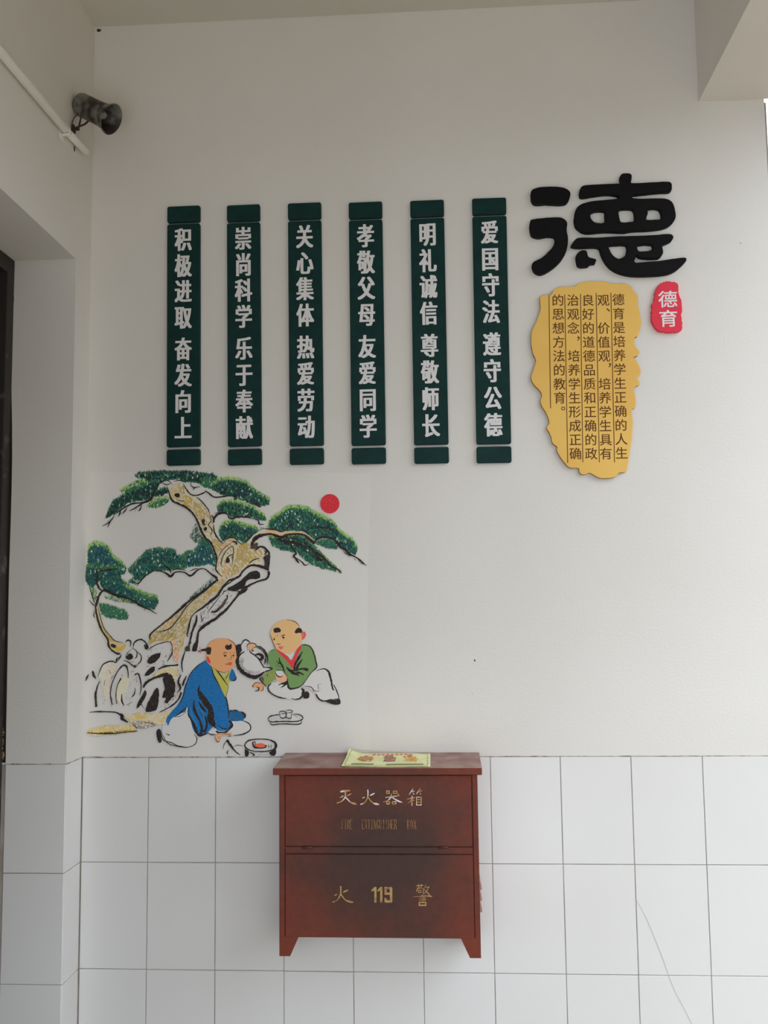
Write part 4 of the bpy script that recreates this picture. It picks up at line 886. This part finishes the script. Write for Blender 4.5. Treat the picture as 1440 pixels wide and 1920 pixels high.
ch.st([(1062,568,6),(1040,605,13),(1006,652,5)]); ch.st([(1040,612,5),(1078,604,11)],False); ch.st([(1058,622,6),(1072,652,11)],False)
ch.st([(1152,568,6),(1130,605,13),(1100,646,5)]); ch.st([(1128,612,6),(1176,600,11)],False); ch.st([(1144,618,6),(1158,648,11)],False)
ch.st([(978,712,5),(1030,698,13),(1084,686,7)]); ch.st([(1046,664,9),(1046,730,13),(1046,795,8)]); ch.st([(1042,710,10),(1020,742,9),(992,762,3)]); ch.st([(1048,708,8),(1074,730,12)],False)
ch.ring(1104,684,1164,784,12); ch.st([(1104,716,9),(1164,714,9)],False); ch.st([(1104,748,9),(1164,746,9)],False)
ch.build('character', M_GOLD, cab)
# FIRE EXTINGUISHER BOX, condensed roman capitals
LET = {'F':[((0,0),(0,1),1),((0,0),(.9,0),0),((0,.48),(.6,.48),0),((.9,0),(.9,.18),0),((-.2,1),(.3,1),0)],
 'I':[((.4,0),(.4,1),1),((.1,0),(.7,0),0),((.1,1),(.7,1),0)],
 'R':[((0,0),(0,1),1),((0,0),(.6,0),0),((.6,0),(.85,.12),1),((.85,.12),(.8,.4),1),((.8,.4),(.1,.5),0),((.4,.5),(.95,1),1),((-.2,1),(.3,1),0)],
 'E':[((0,0),(0,1),1),((0,0),(.9,0),0),((0,.48),(.6,.48),0),((0,1),(.9,1),0),((.9,0),(.9,.18),0),((.9,.82),(.9,1),0)],
 'X':[((0,0),(.9,1),1),((.9,0),(0,1),0),((-.15,0),(.2,0),0),((.7,1),(1.05,1),0)],
 'T':[((.45,0),(.45,1),1),((0,0),(.9,0),0),((0,0),(0,.15),0),((.9,0),(.9,.15),0),((.2,1),(.7,1),0)],
 'N':[((0,0),(0,1),0),((0,0),(.9,1),1),((.9,0),(.9,1),0),((-.15,1),(.15,1),0)],
 'G':[((.85,.15),(.5,0),0),((.5,0),(.05,.3),1),((.05,.3),(.05,.7),1),((.05,.7),(.5,1),1),((.5,1),(.85,.9),0),((.85,.9),(.85,.55),1),((.6,.55),(1,.55),0)],
 'U':[((0,0),(0,.8),1),((0,.8),(.4,1),1),((.4,1),(.85,.8),0),((.85,.8),(.85,0),0)],
 'S':[((.8,.15),(.4,0),0),((.4,0),(.05,.2),1),((.05,.2),(.8,.75),1),((.8,.75),(.45,1),1),((.45,1),(0,.85),0)],
 'H':[((0,0),(0,1),1),((.85,0),(.85,1),1),((0,.5),(.85,.5),0)],
 'B':[((0,0),(0,1),1),((0,0),(.6,0),0),((.6,0),(.8,.22),1),((.8,.22),(.1,.48),0),((.1,.48),(.85,.72),1),((.85,.72),(.6,1),1),((.6,1),(0,1),0)],
 'O':[((.45,0),(.05,.3),1),((.05,.3),(.05,.7),1),((.05,.7),(.45,1),0),((.45,1),(.85,.7),1),((.85,.7),(.85,.3),1),((.85,.3),(.45,0),0)]}
for word, x0, x1 in (('FIRE',145,285),('EXTINGUISHER',405,860),('BOX',988,1112)):
    ch = Ink(I1, YT); st = (x1-x0)/len(word); w = st*.74
    for i_, c_ in enumerate(word):
        for (a, b_, th) in LET[c_]:
            ch.st([(x0+i_*st+a[0]*w, 972+a[1]*122, 8.5 if th else 4.5),(x0+i_*st+b_[0]*w, 972+b_[1]*122, 8.5 if th else 4.5)], False)
    ch.build('word', M_DIM, cab)
I3 = (600,1630,5.76)
ch = Ink(I3, YT); fire(ch, 223, 268, .93)
ch.build('character', M_GOLD2, cab)
ch = Ink(I3, YT)
for x in (598,662): ch.st([(x,190,24),(x,358,24)],False); ch.st([(x-42,236,8),(x-26,222,22),(x-4,204,26)])
ch.ring(708,202,766,262,24); ch.st([(768,200,26),(768,345,26)],False); ch.st([(778,346,26),(700,346,26)],False); ch.st([(708,356,24),(708,310,24)],False); ch.build('number', M_GOLD2, cab)
ch = Ink(I3, YT)
ch.st([(1036,180,8),(1120,172,9)],False); ch.st([(1064,160,8),(1068,192,9)],False); ch.st([(1096,158,8),(1092,190,9)],False); ch.st([(1058,196,9),(1040,240,9)],False); ch.st([(1050,206,9),(1110,204,9),(1114,262,9)]); ch.ring(1062,226,1090,250,8)
ch.st([(1144,160,6),(1130,200,10),(1116,232,5)]); ch.st([(1128,196,8),(1184,190,8)],False); ch.st([(1170,196,9),(1150,240,9),(1112,272,4)]); ch.st([(1124,216,6),(1160,252,13),(1186,276,7)])
ch.st([(1000,296,6),(1100,290,11),(1180,288,16),(1212,296,5)]); ch.st([(1070,312,10),(1144,310,10)],False); ch.st([(1070,332,10),(1144,330,10)],False); ch.ring(1072,356,1142,388,14); ch.st([(1100,276,10),(1104,292,10)],False)
ch.build('character', M_GOLD2, cab)

# leaflet lying on the lid
def lidz(y): return 1.2125+y*.045
lr = Vector((.885, -.12, lidz(-.12)+.0006)); lf = empty('leaflet', lr)
tag(lf, 'creased pale yellow-green leaflet with three small pictures lying on top of the cabinet', 'leaflet')
def onlid(u, v, up=0):   # point of the sloping lid seen there
    dd = ray(u, v); # plane z = 1.2125+.045*y
    t_ = (1.2125+.045*CAM.y-CAM.z)/(dd.z-.045*dd.y); p = CAM+dd*t_; p.z += up; return p
q4 = [onlid(640,1438),onlid(807,1438.5),onlid(807,1413),onlid(655,1412.5)]
for q_ in q4:
    q_.y = min(-.008, max(-.208, q_.y))
def sheet(s, t, lift=0):
    p = q4[0].lerp(q4[1], s).lerp(q4[3].lerp(q4[2], s), t)
    z = lidz(p.y)+.0012+lift+.004*max(0,1-s*9)*(.3+.7*t)+.0005*math.sin(s*9+t*2)+.009*max(0,(.16-s)/.16)*max(0,(t-.55)/.45)
    return Vector((p.x, p.y, z))-lr
M_LEAF = mat('leaflet_paper', seen((196,198,140),RC), .5, .3, noise=(40,seen((206,206,160),RC),.4,.6))
NX, NY = 24, 8
V = [sheet(i/NX, j/NY) for j in range(NY+1) for i in range(NX+1)]; F = [(j*(NX+1)+i, j*(NX+1)+i+1, (j+1)*(NX+1)+i+1, (j+1)*(NX+1)+i) for j in range(NY) for i in range(NX)]
o = link('paper', mesh('paper', V, F), M_LEAF, lf); sd = o.modifiers.new('thickness','SOLIDIFY'); sd.thickness = .0004; sd.offset = -1
LP = paint_mat('leaflet_print', .5)
def pr_rect(P, s0, s1, t0, t1, col, lift=.0007):
    V = [sheet(s0,t0,lift),sheet(s1,t0,lift),sheet(s1,t1,lift),sheet(s0,t1,lift)]; P.poly(V, col)
def c2(*c): return seen(c, RC)
for (sa, sb, cs) in ((.14,.30,((176,128,84),(150,110,96),(196,130,60))),(.42,.57,((160,112,80),(176,96,84),(120,96,100))),(.68,.83,((206,150,70),(170,96,90),(196,170,90)))):
    P = Paint(RC)
    for k in range(46):
        s = random.gauss((sa+sb)/2,(sb-sa)*.24); s = min(sb,max(sa,s)); t = min(.72,max(.36,random.gauss(.52,.11)))
        pr_rect(P, s, s+.028, t, t+.09, c2(*random.choice(cs)), .0007+k*1e-5)
    P.build('picture', LP, lf)
P = Paint(RC)
for k in range(9): pr_rect(P, .30+k*.055, .336+k*.055, .82, .93, c2(196,120,100))
P.build('title_print', LP, lf)
P = Paint(RC)
for s0,s1 in ((.10,.34),(.50,.92)):
    P = Paint(RC)
    x = s0
    while x < s1: w = random.uniform(.006,.016); pr_rect(P, x, x+w+.005, .12, .19, c2(96,104,62)); x += w+.005
    P.build('caption_print', LP, lf)
P = Paint(RC)
for a in ((.03,.97,.035,.055),(.03,.97,.945,.965),(.965,.972,.04,.96),(.03,.037,.04,.96)): pr_rect(P, a[0],a[1],a[2],a[3], c2(150,156,100))
P.build('border_print', LP, lf)

# ------------------------------------------------------------------ conduit pipe and clip on the left wall
pa = onX(0,95,.02); pz = 3.008
pp = Vector((.018, -.5, pz)); pipe = empty('conduit_pipe', pp); tag(pipe, 'white plastic conduit pipe running along the left wall below the ceiling', 'pipe')
R0 = .0122
p0 = onX(0,96,.0145); p1 = onX(123,243,.0145); p2 = onX(128,249,.0145); p3 = onX(161,284,.0145)
tube('pipe_run', [p0+(p0-p1).normalized()*2.3-pp, p0-pp, p1-pp, p1+(p1-p0).normalized()*.004-pp], [R0,R0,R0,R0*.8], M_PIPE, pipe, 20)
tube('pipe_end', [p2-pp, p2.lerp(p3,.5)-pp, p3-pp, p3+(p3-p2).normalized()*.006-pp], [.0106,.0108,.0108,.0072], M_PIPE, pipe, 20)
cl = bmesh.new(); cy = p1.y; cz = p1.z
add_box(cl, (.0005-pp.x,cy-.012-pp.y,cz-.030-pp.z),(.0035-pp.x,cy+.012-pp.y,cz+.024-pp.z),.0008,1)
add_box(cl, (.0035-pp.x,cy-.003-pp.y,cz-.0175-pp.z),(.0275-pp.x,cy+.007-pp.y,cz-.0125-pp.z),.001,1)
add_box(cl, (.0245-pp.x,cy-.003-pp.y,cz-.0125-pp.z),(.0275-pp.x,cy+.007-pp.y,cz+.004-pp.z),.001,1)
link('pipe_clip', bm_mesh('pipe_clip', cl), M_PIPE, pipe)
M_CRK = mat('plaster_crack', (.07,.06,.05), .95, .05)
def blotch(name, cen, ax1, ax2, r, m, parent, nrm):
    n_ = 14; V = [cen]; 
    for k in range(n_):
        a = k*2*math.pi/n_; rr2 = r*random.uniform(.55,1.15); V.append(cen+ax1*math.cos(a)*rr2+ax2*math.sin(a)*rr2)
    V = [v+nrm for v in V]
    return link(name, mesh(name, V, [(0,i+1,(i+1)%n_+1) for i in range(n_)]), m, parent)
for (u,v,a,b_) in ((139,279,.006,.011),(116,255,.012,.004)):
    p = onX(u,v,0); blotch('plaster_hole', p, Vector((0,1,0))*a/.01, Vector((0,0,1))*b_/.01, .01, M_CRK, wl, Vector((.0006,0,0)))
p = onY(174,52,0); blotch('plaster_hole', Vector((.012,0,ZC-.012)), Vector((1,0,0)), Vector((0,0,.7)), .009, M_CRK, wb, Vector((0,-.0006,0)))
for (u,v,r) in ((890,1238,.0032),(886,1300,.0016),(1389,456,.003),(320,1398,.002),(337,1352,.0018)):
    blotch('dirt_spot', onY(u,v,0), Vector((1,0,0)), Vector((0,0,1)), r, mat('spot',(.42,.38,.34),.9,.1) if r<.003 else M_CRK if r>.0031 else M_GROUT, wb, Vector((0,-.0007,0)))
# pencil scratch across the lower right tiles
M_SCR = mat('pencil_scratch', (.58,.57,.56), .6, .2)
sc = smooth([(1193,1688),(1212,1722),(1240,1790),(1262,1850),(1290,1905),(1308,1945)], False, 5)
V = []
for i,(u,v) in enumerate(sc):
    a = onY(u-.6,v,-.0022); b_ = onY(u+.6,v,-.0022); V += [a,b_]
link('scratch_mark', mesh('scratch_mark', V, [(2*i,2*i+1,2*i+3,2*i+2) for i in range(len(sc)-1)]), M_SCR, wb)
# dark uneven sealant line along the top of the tiles
M_LINE = mat('grubby_joint', (.20,.17,.15), .9, .1, noise=(30,(.55,.51,.47),.42,.55))
V, F = [], []
N = 90
for i in range(N+1):
    x = .0+XR*i/N; h = random.uniform(.0012,.0030)*(1 if x < .7 else .8)
    V += [(x,-.0014,TT-h*.4),(x,-.0014,TT+h*.9)]
F = [(2*i,2*i+1,2*i+3,2*i+2) for i in range(N)]
link('tile_top_joint', mesh('tile_top_joint', V, F), M_LINE, wb)
V, F = [], []
for i in range(13):
    y = YJ*i/12; h = random.uniform(.0012,.0028); V += [(.0016,y,TT-h*.4),(.0016,y,TT+h)]
link('tile_top_joint', mesh('tile_top_joint', V, [(2*i,2*i+1,2*i+3,2*i+2) for i in range(12)]), M_LINE, wl)
V, F = [], []
for i in range(13):
    x = -.178*i/12; h = random.uniform(.0012,.0028); V += [(x,YJ-.0019,TT-h*.4),(x,YJ-.0019,TT+h)]
link('tile_top_joint', mesh('tile_top_joint', V, [(2*i,2*i+1,2*i+3,2*i+2) for i in range(12)]), M_LINE, wl)

# ------------------------------------------------------------------ horn loudspeaker
M_HORN = mat('tarnished_metal', (.21,.21,.19), .45, .4, noise=(22,(.04,.028,.022),.44,.58), metallic=.2)
M_HIN = mat('horn_inside', (.30,.30,.33), .4, .5, metallic=.2)
M_RUST = mat('rusty_bracket', (.07,.045,.04), .7, .3)
mo = onY(208,223,-.165)
_d = (mo-CAM).normalized(); _rr = (_R-_d*_R.dot(_d)).normalized(); _uu = (_U-_d*_U.dot(_d)).normalized()
ax = ((_rr*.91-_uu*.42).normalized()*.80 - _d*.60).normalized()
back = mo - ax*.112
hr = Vector((.0, -.2, 3.05)); hn = empty('horn_loudspeaker', hr)
tag(hn, 'small grey tarnished horn loudspeaker on a bracket in the upper left corner', 'loudspeaker')
def lathe(name, prof, m, parent, n_=36):
    s = ax.cross(Vector((0,0,1))).normalized(); t_ = s.cross(ax).normalized(); bm = bmesh.new(); rings = []
    for a, r in prof:
        c = back+ax*a-hr
        rings.append([bm.verts.new(c+(s*math.cos(k*2*math.pi/n_)+t_*math.sin(k*2*math.pi/n_))*r) for k in range(n_)])
    for A, B in zip(rings, rings[1:]):
        for k in range(n_): bm.faces.new((A[k],A[(k+1)%n_],B[(k+1)%n_],B[k]))
    me = bm_mesh(name, bm)
    for p in me.polygons: p.use_smooth = True
    return link(name, me, m, parent)
lathe('driver_body', [(-.012,.0005),(-.012,.026),(-.008,.032),(0,.0345),(.028,.0345),(.030,.0325),(.032,.0325),(.034,.0345),(.062,.0345)], M_HORN, hn)
lathe('bell', [(.062,.0345),(.076,.0350),(.088,.0368),(.098,.0392),(.106,.0425),(.1115,.0455),(.114,.0465),(.1155,.0455),(.1145,.0445),(.108,.0402),(.098,.0362),(.086,.0335),(.070,.0300),(.045,.0290),(.045,.0005)], M_HORN, hn)
lathe('horn_throat', [(.046,.018),(.075,.0125),(.086,.0110),(.090,.0085),(.092,.0005)], M_HIN, hn)
# U bracket reaching the left wall
m1 = back+ax*.030
bx = bmesh.new(); s_ = ax.cross(Vector((0,0,1))).normalized()
wz = p1.z+.046; wy = m1.y-.012
for sg in (-1,1):
    a0 = m1+s_*sg*.0355-hr; a2 = Vector((.014, wy+sg*.008, wz))-hr; a1 = a0.lerp(a2,.55)+Vector((0,0,-.008))
    tube_bm(bx, [a0,a1,a2], [.0028]*3, 8)
tube_bm(bx, [Vector((.001,wy,wz))-hr, Vector((.005,wy,wz))-hr],[.014,.014],12)
tube_bm(bx, [Vector((.005,wy,wz))-hr, Vector((.020,wy,wz))-hr],[.005,.005],10)
link('bracket', bm_mesh('bracket', bx), M_RUST, hn)
tube('cable', smooth([tuple(back-ax*.010-hr), tuple(Vector((.016,back.y-.012,back.z-.030))-hr), tuple(Vector((.007,back.y-.030,back.z-.060))-hr), tuple(Vector((.010,wy-.035,p1.z+.022))-hr)],False,6), [.0016]*19, M_RUST, hn, 6)
